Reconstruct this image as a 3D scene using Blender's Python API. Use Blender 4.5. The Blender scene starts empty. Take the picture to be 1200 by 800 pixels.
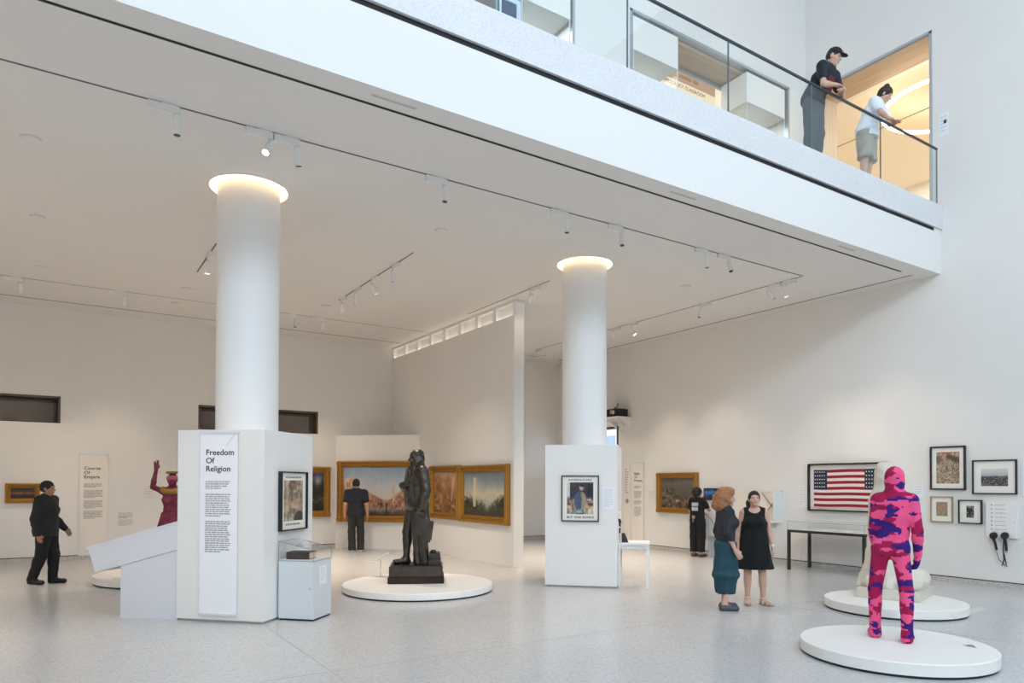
import bpy, bmesh, math, random
import numpy as np
from mathutils import Vector, Matrix
random.seed(7)
SC = bpy.context.scene
COL = SC.collection
PI = math.pi
R = math.radians

# ------------------------------------------------------------------ camera
FPX, CYP, YAW, PIT, ROL = 819.167, 555.11, 0.578005, 0.0139212, 0.0034228
FW = np.array([math.sin(YAW)*math.cos(PIT), math.cos(YAW)*math.cos(PIT), math.sin(PIT)])
_rt = np.array([math.cos(YAW), -math.sin(YAW), 0.0]); _up = np.cross(_rt, FW)
RT = math.cos(ROL)*_rt + math.sin(ROL)*_up
UP = -math.sin(ROL)*_rt + math.cos(ROL)*_up
EYE = np.array([0, 0, 1.7])
cam = bpy.data.cameras.new('camera'); camo = bpy.data.objects.new('camera', cam); COL.objects.link(camo)
m = Matrix.Identity(4)
for i in range(3):
    m[i][0] = RT[i]; m[i][1] = UP[i]; m[i][2] = -FW[i]; m[i][3] = EYE[i]
camo.matrix_world = m
cam.sensor_width = 36; cam.lens = 36*FPX/1200; cam.shift_y = (CYP-400)/1200
cam.clip_start = 0.05; cam.clip_end = 200
SC.camera = camo

def ray(x, y): return RT*(x-600)/FPX - UP*(y-CYP)/FPX + FW
def pz(x, y, z=0.0):
    d = ray(x, y); return EYE + d*(z-EYE[2])/d[2]
def pxx(x, y, X):
    d = ray(x, y); return EYE + d*X/d[0]
def pyy(x, y, Y):
    d = ray(x, y); return EYE + d*Y/d[1]
def ppl(x, y, P, n):
    d = ray(x, y); P = np.array(P, float); n = np.array(n, float); return EYE + d*((P-EYE)@n)/(d@n)
def pdep(x, y, dep):                                   # a point at a given distance along the view axis
    return EYE + ray(x, y)*dep

# ------------------------------------------------------------------ materials
def lin(c):
    if isinstance(c, str):
        c = tuple(int(c[i:i+2], 16)/255 for i in (0, 2, 4))
    return tuple(((v/12.92) if v <= .04045 else ((v+.055)/1.055)**2.4) for v in c)
MATS = {}
def mat(name, col, rough=.6, metal=0, noise=0, nscale=20, bump=0, bscale=60, emit=0, spec=.5, coat=0):
    if name in MATS: return MATS[name]
    M = bpy.data.materials.new(name); M.use_nodes = True; MATS[name] = M
    nt = M.node_tree; b = nt.nodes['Principled BSDF']
    c = lin(col)
    b.inputs['Base Color'].default_value = (*c, 1); b.inputs['Roughness'].default_value = rough
    b.inputs['Metallic'].default_value = metal; b.inputs['Specular IOR Level'].default_value = spec
    if coat: b.inputs['Coat Weight'].default_value = coat
    tc = nt.nodes.new('ShaderNodeTexCoord')
    if noise:
        n = nt.nodes.new('ShaderNodeTexNoise'); n.inputs['Scale'].default_value = nscale; n.inputs['Detail'].default_value = 4
        nt.links.new(tc.outputs['Object'], n.inputs['Vector'])
        r = nt.nodes.new('ShaderNodeMapRange'); r.inputs['From Min'].default_value = .3; r.inputs['From Max'].default_value = .7
        r.inputs['To Min'].default_value = 1-noise; r.inputs['To Max'].default_value = 1+noise
        nt.links.new(n.outputs['Fac'], r.inputs['Value'])
        mx = nt.nodes.new('ShaderNodeVectorMath'); mx.operation = 'SCALE'; mx.inputs[0].default_value = c
        nt.links.new(r.outputs['Result'], mx.inputs['Scale']); nt.links.new(mx.outputs['Vector'], b.inputs['Base Color'])
    if bump:
        n2 = nt.nodes.new('ShaderNodeTexNoise'); n2.inputs['Scale'].default_value = bscale; n2.inputs['Detail'].default_value = 3
        nt.links.new(tc.outputs['Object'], n2.inputs['Vector'])
        bp = nt.nodes.new('ShaderNodeBump'); bp.inputs['Strength'].default_value = bump; bp.inputs['Distance'].default_value = .01
        nt.links.new(n2.outputs['Fac'], bp.inputs['Height']); nt.links.new(bp.outputs['Normal'], b.inputs['Normal'])
    if emit:
        b.inputs['Emission Color'].default_value = (*c, 1); b.inputs['Emission Strength'].default_value = emit
    return M
def glass(name, tint='fbfdfd', refl=1.0):
    if name in MATS: return MATS[name]
    M = bpy.data.materials.new(name); M.use_nodes = True; MATS[name] = M
    nt = M.node_tree; nt.nodes.clear()
    o = nt.nodes.new('ShaderNodeOutputMaterial'); t = nt.nodes.new('ShaderNodeBsdfTransparent'); g = nt.nodes.new('ShaderNodeBsdfGlossy')
    t.inputs['Color'].default_value = (*lin(tint), 1); g.inputs['Roughness'].default_value = .02; g.inputs['Color'].default_value = (1, 1, 1, 1)
    f = nt.nodes.new('ShaderNodeLayerWeight'); f.inputs['Blend'].default_value = .5
    po = nt.nodes.new('ShaderNodeMath'); po.operation = 'POWER'; po.inputs[1].default_value = 4
    mu = nt.nodes.new('ShaderNodeMath'); mu.operation = 'MULTIPLY_ADD'; mu.inputs[1].default_value = .5*refl; mu.inputs[2].default_value = .02*refl
    mx = nt.nodes.new('ShaderNodeMixShader')
    nt.links.new(f.outputs['Facing'], po.inputs[0]); nt.links.new(po.outputs[0], mu.inputs[0]); nt.links.new(mu.outputs[0], mx.inputs[0])
    nt.links.new(t.outputs[0], mx.inputs[1]); nt.links.new(g.outputs[0], mx.inputs[2]); nt.links.new(mx.outputs[0], o.inputs[0])
    return M
def paintmat(name, rough=.5):
    """surface colour taken from the picture painted on the canvas mesh"""
    if name in MATS: return MATS[name]
    M = bpy.data.materials.new(name); M.use_nodes = True; MATS[name] = M
    nt = M.node_tree; b = nt.nodes['Principled BSDF']; b.inputs['Roughness'].default_value = rough
    a = nt.nodes.new('ShaderNodeVertexColor'); a.layer_name = 'paint'
    nt.links.new(a.outputs['Color'], b.inputs['Base Color'])
    return M
def terrazzo(name, base, dark, rough=.28, scale=1.0):
    if name in MATS: return MATS[name]
    M = bpy.data.materials.new(name); M.use_nodes = True; MATS[name] = M
    nt = M.node_tree; b = nt.nodes['Principled BSDF']; L = nt.links
    tc = nt.nodes.new('ShaderNodeTexCoord')
    v = nt.nodes.new('ShaderNodeTexVoronoi'); v.inputs['Scale'].default_value = 42*scale
    L.new(tc.outputs['Object'], v.inputs['Vector'])
    cr = nt.nodes.new('ShaderNodeValToRGB')
    e = cr.color_ramp.elements; e[0].position = 0; e[0].color = (*lin(dark), 1); e[1].position = .75; e[1].color = (*lin(base), 1)
    n_ = e.new(.25); n_.color = (*[(x*.6+y*.4) for x, y in zip(lin(base), lin(dark))], 1)
    sp = nt.nodes.new('ShaderNodeSeparateColor'); L.new(v.outputs['Color'], sp.inputs[0]); L.new(sp.outputs[0], cr.inputs[0])
    n = nt.nodes.new('ShaderNodeTexNoise'); n.inputs['Scale'].default_value = .7; n.inputs['Detail'].default_value = 3
    L.new(tc.outputs['Object'], n.inputs['Vector'])
    r = nt.nodes.new('ShaderNodeMapRange'); r.inputs['To Min'].default_value = .94; r.inputs['To Max'].default_value = 1.05
    L.new(n.outputs['Fac'], r.inputs['Value'])
    mx = nt.nodes.new('ShaderNodeVectorMath'); mx.operation = 'SCALE'
    L.new(cr.outputs['Color'], mx.inputs[0]); L.new(r.outputs['Result'], mx.inputs['Scale']); L.new(mx.outputs['Vector'], b.inputs['Base Color'])
    b.inputs['Roughness'].default_value = rough; b.inputs['Specular IOR Level'].default_value = .45
    return M
def wood(name, c1, c2, axis=1, rough=.5):
    if name in MATS: return MATS[name]
    M = bpy.data.materials.new(name); M.use_nodes = True; MATS[name] = M
    nt = M.node_tree; b = nt.nodes['Principled BSDF']; L = nt.links
    tc = nt.nodes.new('ShaderNodeTexCoord'); mp = nt.nodes.new('ShaderNodeMapping')
    s = [14, 14, 14]; s[axis] = .8; mp.inputs['Scale'].default_value = s
    n = nt.nodes.new('ShaderNodeTexNoise'); n.inputs['Scale'].default_value = 1.2; n.inputs['Detail'].default_value = 6
    cr = nt.nodes.new('ShaderNodeValToRGB'); e = cr.color_ramp.elements
    e[0].position = .3; e[0].color = (*lin(c1), 1); e[1].position = .7; e[1].color = (*lin(c2), 1)
    L.new(tc.outputs['Object'], mp.inputs['Vector']); L.new(mp.outputs[0], n.inputs['Vector']); L.new(n.outputs['Fac'], cr.inputs[0])
    L.new(cr.outputs[0], b.inputs['Base Color']); b.inputs['Roughness'].default_value = rough
    return M

# ------------------------------------------------------------------ object helpers
def tag(o, label=None, cat=None, group=None, kind=None):
    if label: o['label'] = label
    if cat: o['category'] = cat
    if group: o['group'] = group
    if kind: o['kind'] = kind
    return o
def thing(name, label, cat, loc=(0, 0, 0), rotz=0, group=None):
    o = bpy.data.objects.new(name, None); COL.objects.link(o); o.empty_display_size = .1
    o.location = tuple(float(v) for v in loc); o.rotation_euler = (0, 0, rotz)
    return tag(o, label, cat, group)
def link_mesh(name, me, m, parent=None):
    o = bpy.data.objects.new(name, me); COL.objects.link(o)
    if m is not None: me.materials.append(m)
    if parent is not None: o.parent = parent
    return o
class B:
    """collects shapes into one mesh"""
    def __init__(s): s.bm = bmesh.new()
    def box(s, x0, x1, y0, y1, z0, z1):
        v = [s.bm.verts.new((x, y, z)) for x in (x0, x1) for y in (y0, y1) for z in (z0, z1)]
        for f in ((0, 1, 3, 2), (4, 6, 7, 5), (0, 4, 5, 1), (2, 3, 7, 6), (0, 2, 6, 4), (1, 5, 7, 3)):
            s.bm.faces.new([v[i] for i in f])
        return s
    def prism(s, poly, z0, z1):
        a = [s.bm.verts.new((x, y, z0)) for x, y in poly]; b = [s.bm.verts.new((x, y, z1)) for x, y in poly]
        n = len(poly)
        s.bm.faces.new(a[::-1]); s.bm.faces.new(b)
        for i in range(n): s.bm.faces.new((a[i], a[(i+1) % n], b[(i+1) % n], b[i]))
        return s
    def slab(s, pts, vec):
        """a polygon pts swept along vec"""
        a = [s.bm.verts.new(tuple(p)) for p in pts]; b = [s.bm.verts.new(tuple(np.array(p)+np.array(vec))) for p in pts]
        n = len(pts)
        s.bm.faces.new(a[::-1]); s.bm.faces.new(b)
        for i in range(n): s.bm.faces.new((a[i], a[(i+1) % n], b[(i+1) % n], b[i]))
        return s
    def lathe(s, prof, cx=0, cy=0, n=48, close=True):
        rings = []
        for r, z in prof:
            if r <= 1e-6: rings.append([s.bm.verts.new((cx, cy, z))])
            else: rings.append([s.bm.verts.new((cx+r*math.cos(2*PI*i/n), cy+r*math.sin(2*PI*i/n), z)) for i in range(n)])
        for a, b in zip(rings, rings[1:]):
            for i in range(n):
                j = (i+1) % n
                if len(a) == 1 and len(b) == 1: continue
                if len(a) == 1: s.bm.faces.new((a[0], b[j], b[i]))
                elif len(b) == 1: s.bm.faces.new((a[i], a[j], b[0]))
                else: s.bm.faces.new((a[i], a[j], b[j], b[i]))
        if close:
            if len(rings[0]) > 1: s.bm.faces.new(rings[0][::-1])
            if len(rings[-1]) > 1: s.bm.faces.new(rings[-1])
        return s
    def tube(s, pts, r, n=8, cap=True):
        pts = [Vector([float(c) for c in p]) for p in pts]
        rr = r if hasattr(r, '__len__') else [r]*len(pts)
        rings = []; prev = None
        for i, p in enumerate(pts):
            t = (pts[min(i+1, len(pts)-1)]-pts[max(i-1, 0)]).normalized()
            if prev is None:
                u = t.orthogonal().normalized()
            else:
                u = (prev - t*prev.dot(t)).normalized()
            prev = u; w = t.cross(u)
            rings.append([s.bm.verts.new(p+(u*math.cos(2*PI*k/n)+w*math.sin(2*PI*k/n))*rr[i]) for k in range(n)])
        for a, b in zip(rings, rings[1:]):
            for i in range(n): s.bm.faces.new((a[i], a[(i+1) % n], b[(i+1) % n], b[i]))
        if cap: s.bm.faces.new(rings[0][::-1]); s.bm.faces.new(rings[-1])
        return s
    def ring(s, w, h, prof):
        """picture-frame moulding round a w x h opening-outline (outer size), profile = [(inset, outward)], closed; local x right, z up, -y out"""
        loops = []
        for ins, out in prof:
            a, b = w/2-ins, h/2-ins
            loops.append([s.bm.verts.new(p) for p in ((-a, -out, -b), (a, -out, -b), (a, -out, b), (-a, -out, b))])
        k = len(loops)
        for q in range(k):
            A, Bq = loops[q], loops[(q+1) % k]
            for i in range(4): s.bm.faces.new((A[i], A[(i+1) % 4], Bq[(i+1) % 4], Bq[i]))
        return s
    def grid(s, w, h): return s
    def build(s, name, m, parent=None, bevel=0, smooth=False, seg=2, kind=None):
        bmesh.ops.recalc_face_normals(s.bm, faces=s.bm.faces)
        if bevel: bmesh.ops.bevel(s.bm, geom=list(s.bm.edges), offset=bevel, segments=seg, affect='EDGES', clamp_overlap=True)
        me = bpy.data.meshes.new(name); s.bm.to_mesh(me); s.bm.free()
        if smooth:
            me.shade_smooth()
            try: me.set_sharp_from_angle(angle=R(38))
            except Exception: pass
        o = link_mesh(name, me, m, parent)
        if kind: o['kind'] = kind
        return o
def box(name, m, x0, x1, y0, y1, z0, z1, parent=None, bevel=0, kind=None):
    return B().box(x0, x1, y0, y1, z0, z1).build(name, m, parent, bevel, kind=kind)
def copy_tree(o, parent=None):
    c = o.copy(); COL.objects.link(c)
    if parent is not None: c.parent = parent
    for ch in o.children: copy_tree(ch, c)
    return c
def text_mesh(name, body, size, m, parent, loc, sx=1.0, depth=.0015, align='LEFT', bold=0.0, spacing=1.0):
    """lettering standing in the local x-z plane, facing -y"""
    cu = bpy.data.curves.new(name, 'FONT'); cu.body = body; cu.size = size; cu.align_x = align
    cu.extrude = depth/2; cu.offset = bold; cu.resolution_u = 3; cu.space_line = spacing
    to = bpy.data.objects.new(name+'_tmp', cu); COL.objects.link(to)
    dg = bpy.context.evaluated_depsgraph_get(); dg.update()
    me = bpy.data.meshes.new_from_object(to.evaluated_get(dg))
    bpy.data.objects.remove(to); bpy.data.curves.remove(cu)
    me.name = name
    me.transform(Matrix.Translation(Vector(loc)) @ Matrix.Rotation(PI/2, 4, 'X') @ Matrix.Diagonal((sx, 1, 1, 1)))
    me.materials.clear()
    return link_mesh(name, me, m, parent)
def text_lines(name, m, parent, x0, x1, z1, pitch, n, y=0, th=.45, seed=0, last=.6, rag=.12, gap=None):
    """rows of word-shaped marks: body copy too small to read in the photo"""
    rnd = random.Random(seed); b = B(); k = 0
    for i in range(n):
        z = z1 - i*pitch; h = pitch*th
        end = x1 - rnd.random()*rag*(x1-x0)
        if i == n-1: end = x0+(x1-x0)*last
        x = x0
        while x < end-pitch*.5:
            w = min((1.2+rnd.random()*4.2)*pitch*.55, end-x)
            b.box(x, x+w, y-.001, y, z-h, z); x += w+pitch*.32
    return b.build(name, m, parent)

# ------------------------------------------------------------------ painted canvases
def vnoise(u, v, s, seed=0, octv=4):
    """value noise on arrays"""
    out = np.zeros_like(u); amp = 1.0; tot = 0
    for o in range(octv):
        x = u*s*2**o + 17.3*seed + 5.1*o; y = v*s*2**o + 9.7*seed + 3.3*o
        xi = np.floor(x).astype(np.int64); yi = np.floor(y).astype(np.int64); fx = x-xi; fy = y-yi
        fx = fx*fx*(3-2*fx); fy = fy*fy*(3-2*fy)
        def hsh(a, b):
            n = (a*374761393 + b*668265263 + seed*1442695) & 0xffffffff
            n = ((n ^ (n >> 13))*1274126177) & 0xffffffff
            return ((n ^ (n >> 16)) & 0xffff)/65535.0
        val = (hsh(xi, yi)*(1-fx)+hsh(xi+1, yi)*fx)*(1-fy) + (hsh(xi, yi+1)*(1-fx)+hsh(xi+1, yi+1)*fx)*fy
        out += amp*val; tot += amp; amp *= .55
    return out/tot
def ramp(t, stops):
    t = np.clip(t, 0, 1); ps = [p for p, c in stops]; cs = np.array([tuple(int(c[i:i+2], 16)/255 for i in (0, 2, 4)) for p, c in stops])
    return np.stack([np.interp(t, ps, cs[:, i]) for i in range(3)], -1)
def sm(a, b, x):
    t = np.clip((x-a)/(b-a), 0, 1); return t*t*(3-2*t)
def over(base, col, mask):
    c = np.array([int(col[i:i+2], 16)/255 for i in (0, 2, 4)]) if isinstance(col, str) else col
    return base*(1-mask[..., None]) + c*mask[..., None]
def canvas(name, w, h, nx, ny, func, parent, y=0.0, rough=.45, cx=0, cz=0, mname=None):
    u, v = np.meshgrid(np.linspace(0, 1, nx+1), np.linspace(0, 1, ny+1))
    col = np.clip(func(u, v), 0, 1).reshape(-1, 3)
    co = np.stack([(u-.5)*w+cx, np.full_like(u, y), (v-.5)*h+cz], -1).reshape(-1, 3)
    i = np.arange((nx+1)*(ny+1)).reshape(ny+1, nx+1)
    f = np.stack([i[:-1, :-1], i[:-1, 1:], i[1:, 1:], i[1:, :-1]], -1).reshape(-1, 4)
    me = bpy.data.meshes.new(name); me.from_pydata(co.tolist(), [], f.tolist())
    at = me.attributes.new('paint', 'FLOAT_COLOR', 'POINT')
    lc = np.where(col <= .04045, col/12.92, ((col+.055)/1.055)**2.4)
    at.data.foreach_set('color', np.concatenate([lc, np.ones((len(lc), 1))], 1).astype(np.float32).ravel())
    return link_mesh(name, me, paintmat(mname or 'painted_surface_%d' % int(rough*100), rough), parent)
# ------------------------------------------------------------------ the room
S = .94                                                  # walls and ceiling stand this share of their raw back-projection away (base course 10 cm)
XR = 13.97*S; YB = 19.14*S; YF = 18.7*S; YFA = 6.6*S; YSL = 6.567*S
ZC = 1.7+3.985*S; ZFT = 1.7+4.758*S; ZSB = 1.7+4.82*S; ZST = 1.7+5.27*S; ZRL = 1.7+6.305*S; YU = 9.444*S
XL = -6.0; YN = -7.6; ZH = 12.6
def zs(z): return 1.7+(z-1.7)*S
WALLC = 'e9e6e1'
M_wall = mat('wall_paint', WALLC, .75, noise=.012, nscale=1.5)
M_ceil = mat('ceiling_paint', 'e6e3df', .8)
M_white = mat('white_lacquer', 'eceae6', .45)
M_plinth = mat('plinth_white', 'f0ede7', .5)
M_greyw = mat('pale_grey_lacquer', 'd3d8da', .4)
M_black = mat('black_void', '07070a', .6)
M_gap = mat('shadow_gap_dark', '2a2320', .8)
M_slab = terrazzo('pale_terrazzo', 'dddcdb', 'cdccce', .5, 2.0)
M_floor = terrazzo('floor_terrazzo', 'c9c8c7', 'b4b3b2', .25, 1.5)
M_base = terrazzo('base_terrazzo', 'cbc6c0', 'aaa49d', .5, 1.2)
M_brown = mat('bronze_window_frame', '5f5147', .45)
M_oak = wood('oak_veneer', 'b5a08a', 'c6b49e', 1)
M_oakx = wood('oak_veneer_cross', 'b3a08a', 'c6b6a2', 0)
M_alu = mat('satin_aluminium', 'b9bec4', .35, .6)
M_warmw = mat('warm_plaster', 'f2ede5', .8)
G_rail = glass('balustrade_glass', 'fbfefe')
G_case = glass('case_glass', 'fdfefe')
def struct(b, name, m, bevel=0): return b.build(name, m, None, bevel, kind='structure')

struct(B().box(XL-.3, 20, YN-.3, YB+.6, -.25, 0), 'floor', M_floor)
# right wall with the upper-floor opening
yo0, yo1, zo1 = 6.79*S, 9.25*S, zs(10.40)
b = B()
b.box(XR, XR+.35, YN, yo0, 0, ZH); b.box(XR, XR+.35, yo0, yo1, 0, ZST); b.box(XR, XR+.35, yo0, yo1, zo1, ZH)
WY0, WY1, WZ0, WZ1 = 15.64*S, 18.35*S, 2.0, zs(3.42)
b.box(XR, XR+.35, yo1, WY0, 0, ZH); b.box(XR, XR+.35, WY0, WY1, 0, WZ0); b.box(XR, XR+.35, WY0, WY1, WZ1, ZH); b.box(XR, XR+.35, WY1, YB+.4, 0, ZH)
struct(b, 'wall_right', M_wall)
# back walls
RX = [(-3.2*S, .072*S), (3.0*S, 6.062*S)]                # the two recessed clerestory windows
rz0, rz1 = zs(3.055), zs(3.668)
XP = 7.76                                                # face of the partition
b = B(); xs = [XL, RX[0][0], RX[0][1], RX[1][0], RX[1][1], XP+.02]
for i in range(5):
    if i in (1, 3):
        b.box(xs[i], xs[i+1], YB, YB+.35, 0, rz0); b.box(xs[i], xs[i+1], YB, YB+.35, rz1, ZC+.1)
    else: b.box(xs[i], xs[i+1], YB, YB+.35, 0, ZC+.1)
struct(b, 'wall_back', M_wall)
struct(B().box(XP+.25, XR, YF, YF+.3, 0, ZC+.1), 'wall_far', M_wall)
struct(B().box(XL-.3, XL, -4.9, YB+.4, 0, ZH).box(XL-.3, XL, YN, -4.9, 0, 9.4).box(XL-.3, XL, YN, -4.9, 11.75, ZH), 'wall_left', M_wall)  # high opening near the front corner added for the corner light
# partition with its slotted head
YP0 = 11.83
b = B(); b.box(XP, XP+.24, YP0, YB, 0, 5.13)
b.box(XP, XP+.24, YP0, YB, ZC-.06, ZC)
struct(b, 'wall_partition', M_wall)
b = B(); n = 8
for i in range(n+1):
    y = YP0+.02+(YB-.06-YP0)*i/n; b.box(XP+.01, XP+.23, y-.055, y+.055, 5.13, ZC-.06)
b.box(XP+.10, XP+.14, YP0+.02, YB-.06, 5.13, ZC-.06); struct(b, 'trim_1', mat('white_plaster', 'f4f2ee', .8))
# diagonal display wall in the corner
PD = (6.13, 17.85); q = 1.62
b = B(); b.prism([(PD[0], PD[1]), (XP, PD[1]-(XP-PD[0])), (XP, YB), (PD[0]+.12, YB)], 0, 2.945)
struct(b, 'wall_diagonal', M_wall)
# terrazzo base course with a shadow gap over it
def base(name, x0, x1, y0, y1):
    struct(B().box(x0, x1, y0, y1, 0, .092), name, M_base)
def gap(name, x0, x1, y0, y1): struct(B().box(x0, x1, y0, y1, .092, .108), name, M_gap)
base('baseboard_right', XR-.012, XR, -7.5, YF); gap('trim_2', XR-.004, XR, -7.5, YF)
base('baseboard_back', XL, PD[0]+.1, YB-.012, YB); gap('trim_3', XL, PD[0]+.1, YB-.004, YB)
base('baseboard_far', XP+.24, XR, YF-.012, YF); gap('trim_4', XP+.24, XR, YF-.004, YF)

# gallery ceiling with two round coves
C1 = (2.035, 9.30); C2 = (7.545, 9.31); RCOV, RCOL = .478, .377
bm = bmesh.new()
vs = [bm.verts.new(p) for p in ((XL, YFA+.12, ZC), (XR, YFA+.12, ZC), (XR, YB+.3, ZC), (XL, YB+.3, ZC))]
ed = [bm.edges.new((vs[i], vs[(i+1) % 4])) for i in range(4)]
for c in (C1, C2):
    r = [bm.verts.new((c[0]+RCOV*math.cos(2*PI*i/64), c[1]+RCOV*math.sin(2*PI*i/64), ZC)) for i in range(64)]
    ed += [bm.edges.new((r[i], r[(i+1) % 64])) for i in range(64)]
    t = [bm.verts.new((v.co.x, v.co.y, ZC+.3)) for v in r]
    for i in range(64): bm.faces.new((r[i], r[(i+1) % 64], t[(i+1) % 64], t[i]))
    bm.faces.new(t)
bmesh.ops.triangle_fill(bm, edges=ed, use_beauty=True)
bb = B(); bb.bm = bm
bb.box(XL, XR, YFA, YFA+.12, ZC, ZFT)                     # the fascia
bb.box(XL, XR, YFA+.12, YB+.3, ZFT-.05, ZFT)
me = bpy.data.meshes.new('ceiling'); bm.to_mesh(me); bm.free()
o = link_mesh('ceiling', me, M_ceil); o['kind'] = 'structure'
# fascia reveal and terrazzo edge of the upper floor
struct(B().box(XL, 13.72*S, YFA+.004, YFA+.2, ZFT, ZSB), 'trim_5', M_black)
struct(B().box(13.72*S, XR, YFA, YFA+.2, ZFT, ZSB), 'trim_6', M_ceil)
struct(B().box(XL, XR+.35, YSL-.004, YSL+7.6, ZSB, ZST), 'floor_upper', M_slab)
# slots in the gallery ceiling
def slot(name, x0, x1, y0, y1, m=None): struct(B().box(x0, x1, y0, y1, ZC-.003, ZC+.002), name, m or M_black)
slot('trim_7', XL, 13.18*S, 6.93*S-.018, 6.93*S+.018)
slot('trim_8', 13.57*S, 13.60*S, 6.94*S, 17.0)
slot('trim_9', XL, XP-.1, 18.34*S-.012, 18.34*S+.012, M_gap)
slot('trim_10', 8.6, 11.9, 17.9*S-.01, 17.9*S+.01, M_gap)
# walls and ceiling of the upper storey and of the tall hall
def opening_wall(b, y0, y1, spans, z0, ztop, zmax, xa, xb):
    x = xa
    for a, c in spans:
        b.box(x, a, y0, y1, z0, zmax); b.box(a, c, y0, y1, ztop, zmax); x = c
    b.box(x, xb, y0, y1, z0, zmax)
NA = (8.70*S, 13.39*S); NB = (1.2*S, 7.42*S); NZ = zs(10.41); ND = .66
b = B(); opening_wall(b, YU, YU+.12, [NB, NA], ZST, NZ, ZH, XL, XR); struct(b, 'wall_upper', M_wall)
# passages (soffit, sides) behind the openings
for k, (a, c) in enumerate((NB, NA)):
    b = B(); b.box(a-.1, c+.1, YU+.12, YU+ND, NZ-.11*S, NZ+.05); struct(b, 'ceiling_passage_%d' % (k+1), M_oakx)
    b = B(); b.box(a-.14, a, YU+.12, YU+ND, ZST, NZ); b.box(c, c+.14, YU+.12, YU+ND, ZST, NZ); struct(b, 'wall_passage_%d' % (k+1), M_wall)
    # aluminium lining of the opening
    b = B(); b.box(a, a+.05, YU-.01, YU+.12, ZST, NZ); b.box(c-.05, c, YU-.01, YU+.12, ZST, NZ); b.box(a, c, YU-.01, YU+.12, NZ-.05, NZ)
    struct(b, 'trim_%d' % (11+k), M_alu)
    b = B(); b.box(a, a+.06, YU+ND-.05, YU+ND, ZST, NZ-.11); b.box(c-.06, c, YU+ND-.05, YU+ND, ZST, NZ-.11); b.box(a, c, YU+ND-.05, YU+ND, NZ-.17, NZ-.1)
    struct(b, 'trim_%d' % (13+k), M_alu)
# classroom behind
YCL = 12.4
struct(B().box(XL, XR, YCL, YCL+.2, ZST, ZH), 'wall_classroom', M_warmw)
struct(B().box(XL, XR, YU+ND, YCL, 11.5, 11.6), 'ceiling_classroom', M_warmw)
struct(B().box(7.5, 7.6, YU+ND, YCL, ZST, 11.5), 'wall_divider', M_warmw)
# room beyond the opening in the right wall
XO = XR+.35
struct(B().box(XO, XO+6.5, 4.2, 13.2, ZST-.2, ZST), 'floor_side_room', mat('warm_floor', 'd6c3a5', .4))
zsr = 10.05
struct(B().box(XO, XO+6.5, 4.2, 13.2, zsr, zsr+.2), 'ceiling_side_room', mat('warm_ceiling', 'f3e8d6', .8))
b = B(); b.box(XO+6.5, XO+6.7, 4.2, 13.2, ZST, zsr); b.box(XO, XO+6.5, 13.2, 13.4, ZST, zsr); b.box(XO, XO+6.5, 4.0, 4.2, ZST, zsr)
struct(b, 'wall_side_room', M_warmw)
b = B(); b.box(XO, XO+.6, yo0-1.5, yo1+1.5, zo1, zo1+.6); struct(b, 'trim_15', M_wall)
b = B(); b.box(XR-.012, XR+.05, yo0-.045, yo0, ZST, zo1); b.box(XR-.012, XR+.05, yo0-.045, yo1, zo1-.03, zo1+.02); struct(b, 'trim_16', M_alu)
b = B(); b.box(XR+.02, XR+.75, yo0, yo1, zo1-.05, zo1-.005); struct(b, 'trim_17', M_oak)
b = B(); b.box(XR+.02, XR+.75, yo1-.06, yo1-.005, ZST, zo1-.05); struct(b, 'trim_18', wood('pale_oak_upright', 'cdb394', 'dcc6aa', 2))
b = B(); b.box(XO+2.6, XO+2.63, 4.2, 13.2, zsr-.004, zsr); struct(b, 'trim_19', mat('brown_slot', '5a4028', .7))
# hall: near wall with the high glazing that lights it, roof
wz0, wz1 = 9.3, 11.75
b = B(); b.box(XL, XR, YN-.3, YN, 0, wz0); b.box(XL, XR, YN-.3, YN, wz1, ZH); struct(b, 'wall_front', M_wall)
struct(B().box(XL-.3, XR+.4, YN-.3, YU+.2, ZH, ZH+.3), 'ceiling_hall', M_ceil)
b = B()
for i in range(11): b.box(XL+i*1.92-.04, XL+i*1.92+.04, YN-.3, YN-.05, wz0, wz1)
struct(b, 'window_1', M_alu)
# floor joints
for k, (x0, x1, y0, y1) in enumerate(((2.095, 2.103, -7, 8.63), (8.62, 8.626, -7, 17.5), (XL, XR, 6.19, 6.196))):
    struct(B().box(x0, x1, y0, y1, -.001, .0012), 'trim_%d' % (20+k), mat('floor_joint', 'a3a19e', .5))

# clerestory recesses in the back wall
for k, (a, c) in enumerate(RX):
    b = B(); b.box(a, c, YB+.30, YB+.34, rz0, rz1); struct(b, 'window_%d' % (2+k), mat('grey_window_shade', '8d847c', .7, noise=.08, nscale=3))
    b = B(); w = .045
    b.box(a, c, YB-.008, YB+.3, rz1-w, rz1); b.box(a, c, YB-.008, YB+.3, rz0, rz0+.015); b.box(c-w, c, YB-.008, YB+.3, rz0, rz1); b.box(a, a+w, YB-.008, YB+.3, rz0, rz1)
    b.box(c-w-.09, c-w-.04, YB+.22, YB+.3, rz0, rz1); b.box(a, c, YB+.22, YB+.3, rz1-w-.07, rz1-w-.03)
    struct(b, 'trim_%d' % (24+k), M_brown)
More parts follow.
